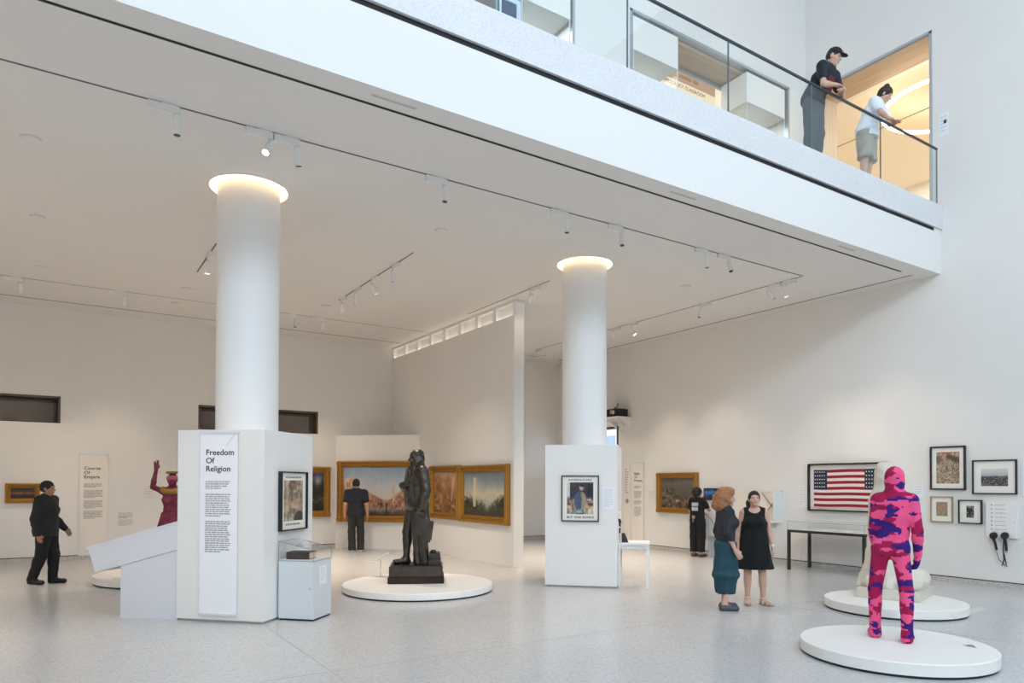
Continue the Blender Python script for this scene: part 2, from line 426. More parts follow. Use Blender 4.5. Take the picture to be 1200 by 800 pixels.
# window on the right wall behind the second pier: daylight outside
b = B(); w = .07
b.box(XR-.01, XR+.12, WY0, WY0+w, WZ0, WZ1); b.box(XR-.01, XR+.12, WY1-w, WY1, WZ0, WZ1); b.box(XR-.01, XR+.12, WY0, WY1, WZ1-w, WZ1); b.box(XR-.01, XR+.12, WY0, WY1, WZ0, WZ0+w)
struct(b, 'trim_26', M_brown)
o = box('window_4', glass('window_glass', 'ffffff'), XR+.1, XR+.11, WY0+w, WY1-w, WZ0+w, WZ1-w, kind='structure')
for k, (z0, z1, c) in enumerate(((0, 2.95, 'b6bccb'), (2.95, 3.6, 'd9c7ae'), (3.6, 9, 'c7cdd2'))):
    pass
bd = thing('street_facade', 'pale facade across the street seen through the window beside the second column', 'building', (XR+9, 17, 0))
box('facade', mat('facade_stone', 'd8cbb6', .8, noise=.1, nscale=1.2), 0, .4, -8, 12, -.5, 14, bd)
for i in range(6):
    for j in range(3): box('window', mat('facade_glass', '8793a8', .2), -.02, 0, -7+i*3, -5.6+i*3, 2.2+j*3, 4+j*3, bd)

# ------------------------------------------------------------------ light
W_ = bpy.data.worlds.new('world'); SC.world = W_; W_.use_nodes = True
W_.node_tree.nodes['Background'].inputs[0].default_value = (.62, .78, 1, 1); W_.node_tree.nodes['Background'].inputs[1].default_value = 3.0
def area(name, loc, rot, sx, sy, energy, col, spread=PI):
    L = bpy.data.lights.new(name, 'AREA'); L.shape = 'RECTANGLE'; L.size = sx; L.size_y = sy; L.energy = energy; L.color = col; L.spread = spread
    o = bpy.data.objects.new(name, L); COL.objects.link(o); o.location = loc; o.rotation_euler = rot; return o
area('daylight_glazing', ((XL+XR)/2, YN-.32, (wz0+wz1)/2), (R(90), 0, 0), XR-XL-.2, wz1-wz0, 520, (.71, .855, 1.0))
area('corner_daylight_fill', (XL-.15, -6.2, 10.58), (0, R(-90), 0), 2.3, 2.5, 900, (.66, .82, 1.0))  # unseen light added to strengthen daylight on the right wall
area('partition_slot_fill', (XP+.055, (YP0+YB)/2, 5.135), (R(180), 0, 0), .05, YB-YP0-.2, 2.6, (1, .9, .78))  # unseen strip added to brighten the panel in the slotted head
area('overhead_daylight_fill', (5.0, -1.5, ZH-.05), (0, 0, 0), 13, 8, 450, (.69, .84, 1.0))  # added area light under the closed roof, no skylight opening is built
SC.view_settings.view_transform = 'Standard'; SC.view_settings.look = 'None'; SC.view_settings.gamma = 1; SC.view_settings.exposure = .08
SC.view_settings.use_curve_mapping = False
SC.cycles.max_bounces = 10; SC.cycles.diffuse_bounces = 6; SC.cycles.glossy_bounces = 4; SC.cycles.transparent_max_bounces = 12
SC.cycles.use_denoising = True; SC.cycles.caustics_reflective = False; SC.cycles.caustics_refractive = False
SC.cycles.sample_clamp_indirect = 6
# ------------------------------------------------------------------ columns, piers, platforms
M_col = mat('column_paint', 'efedea', .55)
M_ink = mat('black_ink', '141416', .7); M_grey = mat('grey_ink', '9d9b99', .8); M_lgrey = mat('light_grey_ink', 'c2c0bd', .8)
M_dframe = mat('dark_brown_frame', '2b2321', .4); M_bframe = mat('black_frame', '17161a', .35)
M_mount = mat('ivory_mount_board', 'ede9de', .8); M_wframe = mat('pale_wood_frame', 'a5916f', .5, noise=.1)
M_gold = mat('gilt', 'a9792f', .4, .5, noise=.25, nscale=40, bump=.5, bscale=70)
M_golddk = mat('old_gilt', '94692c', .42, .5, noise=.3, nscale=45, bump=.6, bscale=60)
M_label = mat('label_card', 'eceef0', .6)
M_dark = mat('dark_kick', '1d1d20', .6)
M_led = mat('warm_led', 'ffe2b0', .5, emit=9)
N1 = (.70711, .70711, 0); N2 = (.70711, -.70711, 0); T1 = R(-45); T2 = R(45)
for k, (c, w) in enumerate(((C1, 'glowing ceiling ring, on the pier with the religion panel'), (C2, 'glowing ceiling ring, on the pier with the speaker poster'))):
    t = thing('round_column', 'smooth white round column under a ' + w, 'column', (c[0], c[1], 2.347), 0, 'round white columns')
    B().lathe([(RCOL, 0), (RCOL, ZC+.28-2.347)], n=64).build('shaft', M_col, t, smooth=True)
    u = thing('cove_light', ('glowing warm ring recessed in the ceiling round the column over the religion panel', 'glowing warm ring recessed in the ceiling round the column over the single poster pier')[k], 'light', (c[0], c[1], ZC), 0, 'ceiling cove rings')
    B().lathe([(RCOV-.004, .10), (RCOV-.03, .10), (RCOV-.03, .17), (RCOV-.004, .17), (RCOV-.004, .10)], n=64, close=False).build('led_strip', M_led, u)
    B().lathe([(RCOV+.012, 0), (RCOV-.006, 0), (RCOV-.006, -.006), (RCOV+.012, -.006), (RCOV+.012, 0)], n=64, close=False).build('rim', M_ceil, u)
def rot45(A, along, back):  # rectangle from corner A along (1,-1) then back along (1,1)
    s = .70711; a = np.array(A)
    p1 = a+np.array([s, -s])*along; p2 = p1+np.array([s, s])*back; p3 = a+np.array([s, s])*back
    return [tuple(a), tuple(p1), tuple(p2), tuple(p3)]
A1, A2 = np.array([1.262, 9.500]), np.array([6.812, 9.430])
for k, (A, al, bk, lab) in enumerate(((A1, 1.178, 1.2, 'white square pier wrapped round the nearer column, carrying the religion text panel'), (A2, 1.188, 1.25, 'white square pier wrapped round the second column, with one framed poster on its front'))):
    t = thing('display_pier', lab, 'pier', (A[0], A[1], 0), 0, 'white piers round the columns')
    po = [(x-A[0], y-A[1]) for x, y in rot45(A, al, bk)]
    B().prism(po, .03, 2.345).build('body', M_white, t)
    pi_ = [(x-A[0], y-A[1]) for x, y in rot45(A+np.array([.028, 0]), al-.04, bk-.04)]
    B().prism(pi_, 0, .03).build('recessed_foot', mat('grey_kick', 'a8a29c', .7), t)
P1 = np.array([A1[0]+1.178*.70711, A1[1]-1.178*.70711, 0]); P2 = np.array([A2[0]+1.188*.70711, A2[1]-1.188*.70711, 0])

def platform(label, cx, cy, r, h=.135):
    t = thing('round_platform', label, 'platform', (cx, cy, 0), 0, 'low round white sculpture platforms')
    B().lathe([(r-.012, .022), (r, .026), (r, h-.008), (r-.008, h), (0, h)], n=96).build('top', M_plinth, t, smooth=True)
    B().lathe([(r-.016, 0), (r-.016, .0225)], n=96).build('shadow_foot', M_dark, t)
DS = (4.865, 10.19); platform('low round white platform under the dark bronze statue', *DS, 1.185, .118)
DPK = (7.005, 3.76); platform('low round white platform under the pink knitted figure', *DPK, .871)
DMB = (9.62, 5.17); platform('low round white platform under the pale stone sculpture', *DMB, .873)
DRD = pdep(199, 672, 12.25); DRD = (float(DRD[0]), float(DRD[1])); platform('low round white platform behind the sloped counter, under the red figure', *DRD, 1.17)

# ------------------------------------------------------------------ text panels and labels
def text_panel(label, loc, rotz, w, h, lines, size, tsx, body, seed, title_off=(.24, .37), mt=None, proud=.02, top_line=True):
    """a tall hanging fabric panel: loc = top-left corner on the wall"""
    t = thing('text_panel', label, 'text panel', loc, rotz, 'tall exhibition text panels')
    m = mt or mat('panel_fabric', 'f4f4f6', .7)
    box('sheet', m, 0, w, -proud, -proud+.006, -h, 0, t)
    rod = mat('panel_rod', 'dcdfe2', .4)
    box('top_rod', rod, -.012, w+.012, -proud-.01, -.003, -.022, .006, t); box('bottom_rod', rod, -.012, w+.012, -proud-.01, -.003, -h-.008, -h+.02, t)
    for i, s in enumerate(lines):
        text_mesh('title', s, size, M_ink, t, (w*.15, -proud-.001, -title_off[1]-i*size*1.02), tsx, bold=size*.012)
    z = -title_off[1]-len(lines)*size*1.02-.02
    for (n, pitch, gap_) in body:
        text_lines('body_text', M_grey if gap_ < .1 else M_grey, t, w*.15, w*.83, z, pitch, n, -proud-.0005, .5, seed+n); z -= n*pitch+gap_
    if top_line: B().tube([(w*.7, -proud-.001, -.2*size/.115), (w*.96, -proud-.001, -.012)], .003, 5).build('diagonal_line', M_lgrey, t)
    return t
tl = ppl(236.3, 506, P1, N1); br = ppl(278, 720.3, P1, N1)
W1 = float(np.hypot(*(br-tl)[:2]))
text_panel('tall white hanging panel headed Freedom Of Religion on the nearer pier', tl, T1, W1, 2.225, ['Freedom', 'Of', 'Religion'], .098, 1.08, [(4, .026, .05), (11, .026, .045), (15, .026, .0)], 3, (.15, .285))
yb_ = YB
a = pyy(93.5, 531.5, yb_); c = pyy(126, 651, yb_)
text_panel('tall cream panel headed Course Of Empire on the back wall', (a[0], yb_, a[2]), 0, float(c[0]-a[0]), float(a[2]-.10), ['Course', 'Of', 'Empire'], .094, 1.12, [(4, .024, .05), (7, .026, .045), (7, .026, .045), (7, .026, 0)], 11, (.15, .345), mat('panel_fabric_cream', 'efe7de', .75))
a = pxx(742, 542, XR); c = pxx(754.5, 634, XR)
text_panel('narrow white panel headed Right To Protest on the right wall', (XR, a[1], a[2]), R(-90), float(a[1]-c[1]), float(a[2]-.11), ['Right', 'To', 'Protest'], .09, 1.15, [(3, .026, .06), (8, .026, .045), (5, .026, .045), (10, .026, 0)], 19, (.15, .33), mat('panel_fabric_cream', 'efe7de', .75))
a = pxx(731.5, 545, XR); c = pxx(739, 634, XR)
t = thing('text_panel', 'very narrow cream panel of short text lines left of the Right To Protest panel', 'text panel', (XR, a[1], a[2]), R(-90), 'tall exhibition text panels')
w = float(a[1]-c[1]); box('sheet', mat('panel_fabric_cream', 'efe7de', .75), 0, w, -.02, -.003, -float(a[2]-.11), 0, t)
[text_lines('text_line', M_lgrey, t, w*.2, w*.8, -.1-.07*i, .07, 1, -.0205, .5, 5+i, .5+.06*(i*7 % 8)) for i in range(10)]; B().lathe([(.06, -.004), (.06, .004)], w*.55, 0, 20).build('round_mark', M_grey, t).matrix_local = Matrix.Translation((0, -.022, -.98)) @ Matrix.Rotation(PI/2, 4, 'X')

def label(lab, loc, rotz, w, h, rows=6, seed=0, proud=.006, m=None):
    """loc = centre on the wall"""
    t = thing('wall_label', lab, 'label', loc, rotz, 'small white wall labels')
    box('card', m or M_label, -w/2, w/2, -proud, 0, -h/2, h/2, t)
    p = h/(rows+2)
    for i in range(rows): text_lines('text_line', M_lgrey, t, -w*.38, w*.38, h/2-p*(i+1), p, 1, -proud-.0003, .2, seed*20+i, .98 if i < rows-1 else .6)
    return t
def lab_on(lab, f, x0, x1, y0, y1, rotz, rows=6, seed=0, m=None):
    a = f(x0, y0); c = f(x1, y1); w = float(np.hypot(*(c-a)[:2])); h = float(a[2]-c[2])
    return label(lab, tuple((a+c)/2), rotz, w, h, rows, seed, m=m)
fR = lambda x, y: pxx(x, y, XR); fB = lambda x, y: pyy(x, y, YB); fP1 = lambda x, y: ppl(x, y, P1, N2); fP2 = lambda x, y: ppl(x, y, P2, N1)
lab_on('white label card right of the poster on the front of the second pier', fP2, 706, 720, 571, 597, T1, 9, 1)
lab_on('white label card right of the poster on the side of the nearer pier', fP1, 357.5, 364.5, 571.5, 600, T2, 9, 2)
lab_on('white label card left of the framed flag', fR, 936.5, 946, 569, 595, R(-90), 8, 3)
lab_on('upper of two white label cards right of the framed flag', fR, 1071, 1083, 567.5, 583, R(-90), 6, 4)
lab_on('lower of two white label cards right of the framed flag', fR, 1071, 1083, 587, 601, R(-90), 5, 5)
lab_on('small pale label on the back wall beside the red figure', fB, 168.5, 181, 570, 583.5, 0, 3, 6, mat('label_cream', 'eae1d8', .7))
lab_on('pale label card left of the dark battle painting', fR, 760, 769, 574, 583, R(-90), 4, 7, mat('label_cream', 'eae1d8', .7))
lab_on('pale label card under the glass top of the black-legged case, on the wall behind', fR, 952, 964, 622, 637, R(-90), 4, 9)
t = lab_on('square text plaque low on the back wall right of the Course Of Empire panel', fB, 136.5, 158, 597.5, 619.5, 0, 1, 8, mat('plaque_cream', 'eee6dd', .7))
for k in range(2): text_lines('text_block', M_lgrey, t, -.15, .15, .165-k*.165, .021, 7, -.0068, .6, 31+k)
B().tube([(.02, -.005, -.2), (.07, -.005, -.27)], .004, 5).build('tick_line', M_lgrey, t)
# label on the upper right wall
a = pxx(1100.5, 135, XR); c = pxx(1111.5, 158, XR)
t = label('white notice with a small dark square on the upper right wall by the opening', tuple((a+c)/2), R(-90), float(a[1]-c[1]), float(a[2]-c[2]), 5, 12)
box('dark_square', mat('plum_ink', '4a3f52', .6), .0, .05, -.008, -.006, .02, .08, t)

# ------------------------------------------------------------------ pictures
def gilt(w, h, bar, dep, parent, m=None, old=False):
    p = [(0, 0), (0, dep*.55), (bar*.12, dep*.95), (bar*.28, dep), (bar*.42, dep*.7), (bar*.6, dep*.62), (bar*.72, dep*.8), (bar*.82, dep*.72), (bar*.9, dep*.4), (bar, dep*.3), (bar, 0)]
    f = B().ring(w, h, p).build('frame', m or (M_golddk if old else M_gold), parent)
    for sx in (-1, 1):
        for sz in (-1, 1):
            b = B()
            b.lathe([(bar*.46, 0), (bar*.45, dep*.5), (bar*.3, dep*.66), (bar*.12, dep*.6), (0, dep*.68)], n=14)
            o = b.build('corner_ornament', m or M_gold, parent, smooth=True)
            o.matrix_local = Matrix.Translation((sx*(w/2-bar*.44), -dep*.42, sz*(h/2-bar*.44))) @ Matrix.Rotation(PI/2, 4, 'X')
    B().ring(w-bar*1.9, h-bar*1.9, [(0, dep*.05), (0, dep*.36), (bar*.12, dep*.34), (bar*.14, dep*.05)]).build('slip', M_gold, parent)
def picture(name, lab, cat, P, rotz, w, h, dep, bar, func, nx, ny, kind='gilt', mount=None, mm=None, group=None, cvn='painting', rough=.42):
    P = np.array(P, float)+np.array([math.sin(rotz), -math.cos(rotz), 0])*.003
    t = thing(name, lab, cat, P, rotz, group)
    if kind == 'gilt':
        gilt(w, h, bar, dep, t); canvas(cvn, w-2*bar*.92, h-2*bar*.92, nx, ny, func, t, -dep*.22, rough)
    else:
        B().ring(w, h, [(0, 0), (0, dep), (bar, dep), (bar, dep*.3), (bar, 0)]).build('frame', mm or M_bframe, t)
        box('mount', M_mount, -w/2+bar*.8, w/2-bar*.8, -dep*.45, -dep*.3, -h/2+bar*.8, h/2-bar*.8, t)
        if func is not None:
            ml, mr, mb, mtp = mount
            cw, ch = w-2*bar-ml-mr, h-2*bar-mb-mtp
            canvas(cvn, cw, ch, nx, ny, func, t, -dep*.46, rough, (ml-mr)/2, (mb-mtp)/2)
    return t
def quadfit(f, x0, x1, yt, yb):
    a, c = f(x0, yt), f(x1, yb); return (a+c)/2, float(np.hypot(*(c-a)[:2])), float(a[2]-c[2])
def city(u, v):        # pale harbour city with a wide sky
    n = vnoise(u*2.6, v, 5, 1); n2 = vnoise(u*2.6, v, 22, 2)
    c = ramp(v+.06*(n-.5), [(0, '4a3830'), (.2, '8a5f4c'), (.42, 'b98d74'), (.55, 'd3b29c'), (.62, 'c9c6c4'), (.8, 'a9b7c6'), (1, '8b9fb8')])
    sky = ramp(v+.25*(n-.5), [(.3, 'd9c3b0'), (.6, 'c6c8ca'), (1, '8fa3bb')])
    hor = .5+.28*np.exp(-((u-.08)/.12)**2)+.22*np.exp(-((u-1)/.2)**2)-.17*np.exp(-((u-.58)/.16)**2)+.07*(n2-.5)
    land = ramp(.45+1.0*(n2-.5)+.9*(v-.3)+.5*(n-.5), [(0, '4a342c'), (.35, '8b5f4a'), (.6, 'b58a70'), (.85, 'cfae94'), (1, 'dfc9b4')])
    c = sky*1.0; c = over(c, land, sm(.02, -.02, v-hor))
    c = over(c, 'd8c0a6', ((abs(u-.68) < .012) & (v > .3) & (v < .72)).astype(float)*.8); c = over(c, 'c9ac92', (abs(u-.68) < .02)*(v > .4)*(v < .6)*.7)
    c = over(c, '3a302c', sm(.17, .05, v+.1*(n-.5))*.8); c = over(c, '8f9aa4', np.exp(-((u-.5)/.18)**2-((v-.14)/.05)**2)*.6)
    c = over(c, '2a2422', ((np.hypot((u-.585)*2, v-.25) < .03) | ((abs(u-.585) < .006) & (v < .25) & (v > .05))).astype(float))
    c = over(c, 'c8a286', np.exp(-((u-.13)/.03)**2)*sm(.85, .7, v)*sm(.5, .7, v)*.9)
    return c
def fire(u, v):
    n = vnoise(u*.9, v, 5, 4); n2 = vnoise(u*.8, v, 14, 5)
    c = ramp(v*.75+.8*(n-.42), [(0, '2c201a'), (.25, '6b4229'), (.5, '9d6a44'), (.75, 'b9926e'), (1, 'a79a8c')])
    c = over(c, ramp(n2, [(.2, '4a2d1c'), (.5, '93603c'), (.8, 'd9b184')]), sm(.6, .3, v+.15*(n-.5))*.75)
    c = over(c, 'dfc49b', np.exp(-((u-.78-.15*(v-.5))/.035)**2)*(v > .3)*(v < .85)*.7); c = over(c, 'd8a468', np.exp(-((u-.3)/.16)**2-((v-.3)/.2)**2)*.4)
    return c
def ruin(u, v):
    n = vnoise(u*1.5, v, 4, 7); n2 = vnoise(u*1.5, v, 20, 8)
    c = ramp(v+.25*(n-.5), [(.1, '7d8a86'), (.35, 'b9b49c'), (.5, 'c9bfa4'), (.75, '8f9c9c'), (1, '66757e')])
    tr = np.maximum(sm(.5, .25, v+.35*abs(u-.1)+.25*(n2-.5)-.05), sm(.62, .45, v+(1-u)*.9+.2*(n2-.5)))
    c = over(c, ramp(n2, [(.2, '1f1d16'), (.6, '40402c'), (.9, '77694a')]), tr)
    c = over(c, 'd6c6a2', ((abs(u-.27) < .035) & (v > .22) & (v < .86)).astype(float)*.85); c = over(c, '3a3526', sm(.2, .05, v+.1*(n2-.5)))
    c = over(c, 'b9c0b4', np.exp(-((u-.58)/.08)**2-((v-.25)/.1)**2)*.7)
    return c
def woods(u, v):
    n = vnoise(u, v*1.3, 5, 12); n2 = vnoise(u, v*1.3, 18, 13)
    c = ramp(v+.4*(n-.5), [(0, '1b1a12'), (.2, '4a3a22'), (.32, '6c5430'), (.4, '2a2c1c'), (.6, '20271c'), (.8, '2d3542'), (1, '4c566c')])
    c = over(c, 'b9b1a8', np.exp(-((u-.78)/.12)**2-((v-.78)/.13)**2)*(.4+n2)); c = over(c, '2c3350', np.exp(-((u-.5)/.25)**2-((v-.95)/.1)**2)*.7)
    c = over(c, '1d2418', sm(.45, .6, n2)*sm(.85, .6, v)*.7); return c
def battle(u, v):
    n = vnoise(u*1.2, v, 4, 15); n2 = vnoise(u*1.2, v, 14, 16)
    c = ramp(v+.3*(n-.5), [(0, '2d2823'), (.3, '574b40'), (.55, '5d574e'), (.8, '6b665c'), (1, '4c4a46')])
    c = over(c, ramp(n2, [(.25, '2b2620'), (.5, '5f5142'), (.75, '9c8565')]), sm(.62, .42, v-.12*np.sin(u*7)+.2*(n-.5))*.8)
    c = over(c, 'b2563c', np.exp(-((u-.66)/.03)**2-((v-.2)/.06)**2)); c = over(c, 'd8c4a4', np.exp(-((u-.5)/.04)**2-((v-.25)/.03)**2)); return c
def sunset(u, v):
    n = vnoise(u*2, v, 7, 17)
    c = ramp(v+.2*(n-.5), [(0, '17110d'), (.3, '2c1d14'), (.45, '6e3a1e'), (.52, 'a95f2e'), (.62, '4c3324'), (1, '221a16')]); return c
# paintings of the back corner
PDn = np.array([PD[0], PD[1], 0])
p, w, h = quadfit(lambda x, y: ppl(x, y, PDn, N1), 396.3, 496.5, 540.3, 612.2)
picture('framed_painting', 'largest gilt-framed painting, a pale harbour city, behind the bronze statue', 'painting', p, T1, w, h, .11, .155, city, 200, 110, group='gilt-framed landscape paintings in the corner')
p, w, h = quadfit(lambda x, y: pxx(x, y, XP), 506.5, 541.0, 546.2, 609.8)
picture('framed_painting', 'gilt-framed painting of a brown burning city, between the harbour city and the ruined column', 'painting', p, R(-90), w-.02, h, .11, .15, fire, 120, 90, group='gilt-framed landscape paintings in the corner')
p, w, h = quadfit(lambda x, y: pxx(x, y, XP), 541.6, 598.3, 545.3, 616.2)
picture('framed_painting', 'gilt-framed painting of a lone ruined column and lake, nearest the partition end', 'painting', p, R(-90), w, 1.26, .11, .15, ruin, 120, 90, group='gilt-framed landscape paintings in the corner')
a, c = pyy(386.5, 547, YB), pyy(386.5, 605, YB); wd = 1.5
picture('framed_painting', 'gilt-framed dark woodland painting half hidden behind the nearer pier', 'painting', (a[0]-wd/2, YB, (a[2]+c[2])/2), 0, wd, float(a[2]-c[2]), .11, .15, lambda u, v: woods(np.clip((u-.35)/.65, 0, 1), v), 130, 100, group='gilt-framed landscape paintings in the corner')
p, w, h = quadfit(fB, 6, 47, 566.2, 589)
picture('framed_painting', 'small gilt-framed dark sunset painting beside the man in the black jacket', 'painting', p, 0, w, h, .07, .09, sunset, 80, 40)
p, w, h = quadfit(fR, 771.5, 819, 554, 602.5)
picture('framed_painting', 'gilt-framed grey-brown battle painting on the right wall behind the woman with the handset', 'painting', p, R(-90), w, h, .1, .13, battle, 120, 100)
# posters on the piers
def poster_a(u, v):
    n = vnoise(u*.8, v, 4, 21); n2 = vnoise(u*.8, v, 13, 22)
    c = ramp(.25+1.1*(n2-.5)+.35*n, [(0, '4d4038'), (.35, '8f7a65'), (.6, 'b7a48b'), (.9, 'd6c7ae')])
    c = over(c, '55493f', np.exp(-((u-.35)/.12)**2-((v-.85)/.12)**2)*.8); c = over(c, 'c8966a', np.exp(-((u-.62)/.35)**2-((v-.42)/.045)**2)*.8)
    c = over(c, '3d3531', sm(.02, -.02, np.hypot((u-.82)*.7, v-.04)-.2)*.9); c = over(c, '8a9092', np.exp(-((u-.9)/.12)**2-((v-.52)/.06)**2)*.7)
    c = over(c, 'd9c3a4', np.exp(-((u-.16)/.08)**2)*sm(.0, .4, v)*.6); return c
def poster_b(u, v):
    n = vnoise(u*.8, v, 5, 25); n2 = vnoise(u*.8, v, 12, 26)
    c = ramp(n, [(.2, '23222b'), (.6, '36353f'), (.9, '4c4a50')])
    c = over(c, 'd0cdc6', (u < .11)*sm(.35, .6, v)); c = over(c, '14141c', np.exp(-((u-.84)/.09)**2-((v-.72)/.2)**2))
    c = over(c, ramp(n2, [(.25, '3a2b26'), (.45, '96796a'), (.7, 'd3b8a2')]), sm(.52, .42, v-.1*abs(u-.5)+.1*(n-.5))*((u < .34) | (u > .64)))
    body = sm(.02, -.02, np.hypot((u-.5)/.24, (v-.42)/.3)-1)
    c = over(c, ramp(u+.1*(n2-.5), [(.3, '4a5a72'), (.5, '3f4c66'), (.58, '9a8a76'), (.75, 'a08f7c')]), body)
    c = over(c, 'c39a7f', sm(.01, -.01, np.hypot((u-.55)/.08, (v-.83)/.085)-1)); c = over(c, '2b211d', sm(.01, -.01, np.hypot((u-.58)/.09, (v-.9)/.045)-1))
    c = over(c, '9fc0a8', np.exp(-((u-.45)/.2)**2-((v-.08)/.07)**2)); c = over(c, 'e6d3b4', np.exp(-((u-.86)/.1)**2-((v-.12)/.1)**2)); return c
a, c = fP1(326, 552.5), fP1(356.2, 618.7); a2 = fP1(326, 622)
p = (a+c)/2; w = float(np.hypot(*(c-a)[:2])); h = .75; p[2] = 1.468
t = picture('framed_poster', 'black-framed brown poster on the side of the nearer pier above the glass case', 'poster', p, T2, w, h, .055, .016, poster_a, 60, 90, 'flat', (.075, .075, .105, .095), cvn='print', group='framed posters on the piers')
text_lines('caption', M_grey, t, -w*.3, w*.3, h/2-.06, .04, 1, -.0262, .55, 41, 1.0); text_lines('caption', M_grey, t, -w*.3, w*.3, -h/2+.09, .04, 1, -.0262, .6, 42, 1.0)
p, w, h = quadfit(fP2, 658.3, 702, 557, 611)
t = picture('framed_poster', 'black-framed war bonds poster of a standing speaker on the front of the second pier', 'poster', p, T1, w, h, .04, .017, poster_b, 70, 90, 'flat', (.075, .075, .1, .095), cvn='print', mm=mat('dark_grey_frame', '2e2d31', .4), group='framed posters on the piers')
text_mesh('heading', 'SAVE FREEDOM OF SPEECH', .042, mat('grey_red_ink', '6b5b55', .7), t, (0, -.0195, h/2-.088), .76, align='CENTER', bold=.0008)
text_mesh('footer', 'BUY WAR BONDS', .054, mat('slate_ink', '4f4b4d', .7), t, (0, -.0195, -h/2+.052), 1.02, align='CENTER', bold=.001)
# frames on the right wall
def photo(u, v, s=31, dark=.5):
    n = vnoise(u*1.4, v, 5, s); n2 = vnoise(u*1.4, v, 20, s+1)
    c = ramp(v+.1*(n-.5), [(0, '6f6d6a'), (.25, '8c8a86'), (.5, '5a5856'), (.6, 'b9b8b4'), (1, 'd8d7d2')])
    c = over(c, ramp(n2, [(.2, '1c1b1b'), (.5, '4b4a49'), (.8, 'a09e9a')]), sm(.62, .45, v-.12*(u-.5)+.15*(n-.5))*sm(.08, .3, v+.4*u)); return c
def photo2(u, v):
    n2 = vnoise(u, v*1.3, 8, 44); c = ramp(n2, [(.3, '161514'), (.5, '343230'), (.6, '8a8884'), (.75, 'd6d4ce')]); return over(c, '1a1918', np.exp(-((u-.5)/.35)**2-((v-.55)/.25)**2)*.8)
def engrave(u, v):
    n = vnoise(u, v*1.3, 6, 51); n2 = vnoise(u, v*1.3, 26, 52)
    c = ramp(.15+.9*n2+.25*(n-.5), [(.2, '3b2d24'), (.45, '7d6754'), (.7, 'b8a48c'), (1, 'd9cbb6')])
    c = over(c, '4a3629', sm(.12, .0, abs(v-.86+.25*(u-.5)+.15*(n-.5))-.02)*(u > .45)*.8); c = over(c, '6b503c', sm(.1, 0, np.hypot(u-.1, v-.75)-.08)*.7)
    c = over(c, 'd24a44', ((v > .93) & (u > .25) & (u < .65)).astype(float)*.8*(n2 > .42)); return c
def sepia(u, v):
    n2 = vnoise(u, v, 12, 61); return ramp(n2, [(.2, '8a6f55'), (.6, 'a98e70'), (.9, 'c0a688')])
for (nm, lab, x0, x1, y0, y1, fn, bar, dep, mt, mm, nx, ny) in (
    ('framed_print', 'dark-brown-framed brown engraving, tallest picture right of the flag', 1091, 1132.7, 523.5, 574, engrave, .026, .045, (.075, .075, .085, .075), M_dframe, 90, 110),
    ('framed_photograph', 'wide black-framed black and white street photograph above the audio panel', 1140.3, 1192.7, 539.3, 579.2, photo, .02, .04, (.11, .11, .115, .125), M_bframe, 100, 60),
    ('framed_print', 'small pale-wood-framed brown print below the tall engraving', 1091.2, 1117.4, 581.3, 612.2, sepia, .018, .035, (.075, .07, .09, .08), M_wframe, 40, 50),
    ('framed_photograph', 'small black-framed dark photograph left of the audio panel', 1124.2, 1151.9, 585.3, 614, photo2, .017, .045, (.105, .11, .085, .085), M_bframe, 40, 50)):
    p, w, h = quadfit(fR, x0, x1, y0, y1)
    picture(nm, lab, 'picture', p, R(-90), w, h, dep, bar, fn, nx, ny, 'flat', mt, mm, 'framed pictures right of the flag', 'print')
# the flag
p, w, h = quadfit(fR, 948.6, 1040.5, 543.3, 601.5); h = .965
t = thing('framed_flag', 'wide black-framed flag with star fields at both upper corners', 'flag', p, R(-90))
B().ring(w, h, [(0, 0), (0, .075), (.03, .075), (.03, .01), (.03, 0)]).build('frame', M_bframe, t)
box('backing', mat('flag_backing', 'e9e4dc', .8), -w/2+.025, w/2-.025, -.02, -.012, -h/2+.025, h/2-.025, t)
fl = B(); fw, fh = w*.86, h*.80; x0, z0 = -w/2+w*.075, -h/2+h*.075
M_red = mat('flag_red', '9b1f34', .85, noise=.1, nscale=6); M_blue = mat('flag_blue', '2a3446', .85, noise=.1); M_cream = mat('flag_cream', 'efe3da', .85)
def wav(b, xa, xb, za, zb, yo):
    n = 24; pts = []
    for i in range(n+1):
        x = xa+(xb-xa)*i/n; d = -.006*math.sin(3.0*(x-x0)/fw+1.2)-.004*math.sin(9*(x-x0)/fw); y = -.03-.003*math.sin(11*(x-x0)/fw)-yo
        pts.append((b.bm.verts.new((x, y, za+d)), b.bm.verts.new((x, y, zb+d)), b.bm.verts.new((x, y+.003, za+d)), b.bm.verts.new((x, y+.003, zb+d))))
    for p_, q_ in zip(pts, pts[1:]):
        b.bm.faces.new((p_[0], q_[0], q_[1], p_[1])); b.bm.faces.new((p_[1], q_[1], q_[3], p_[3])); b.bm.faces.new((p_[2], p_[3], q_[3], q_[2])); b.bm.faces.new((p_[0], p_[2], q_[2], q_[0]))
fs = B(); wav(fs, x0, x0+fw, z0, z0+fh, 0); field = fs.build('white_field', M_cream, t)
st = B(); sh = fh/13.4
for i in range(7):
    zt = z0+fh-i*2*sh
    if i < 4: wav(st, x0+fw*.205, x0+fw*.775, zt-sh, zt, .004)
    else: wav(st, x0, x0+fw, zt-sh, zt, .004)
st.build('stripes', M_red, t)
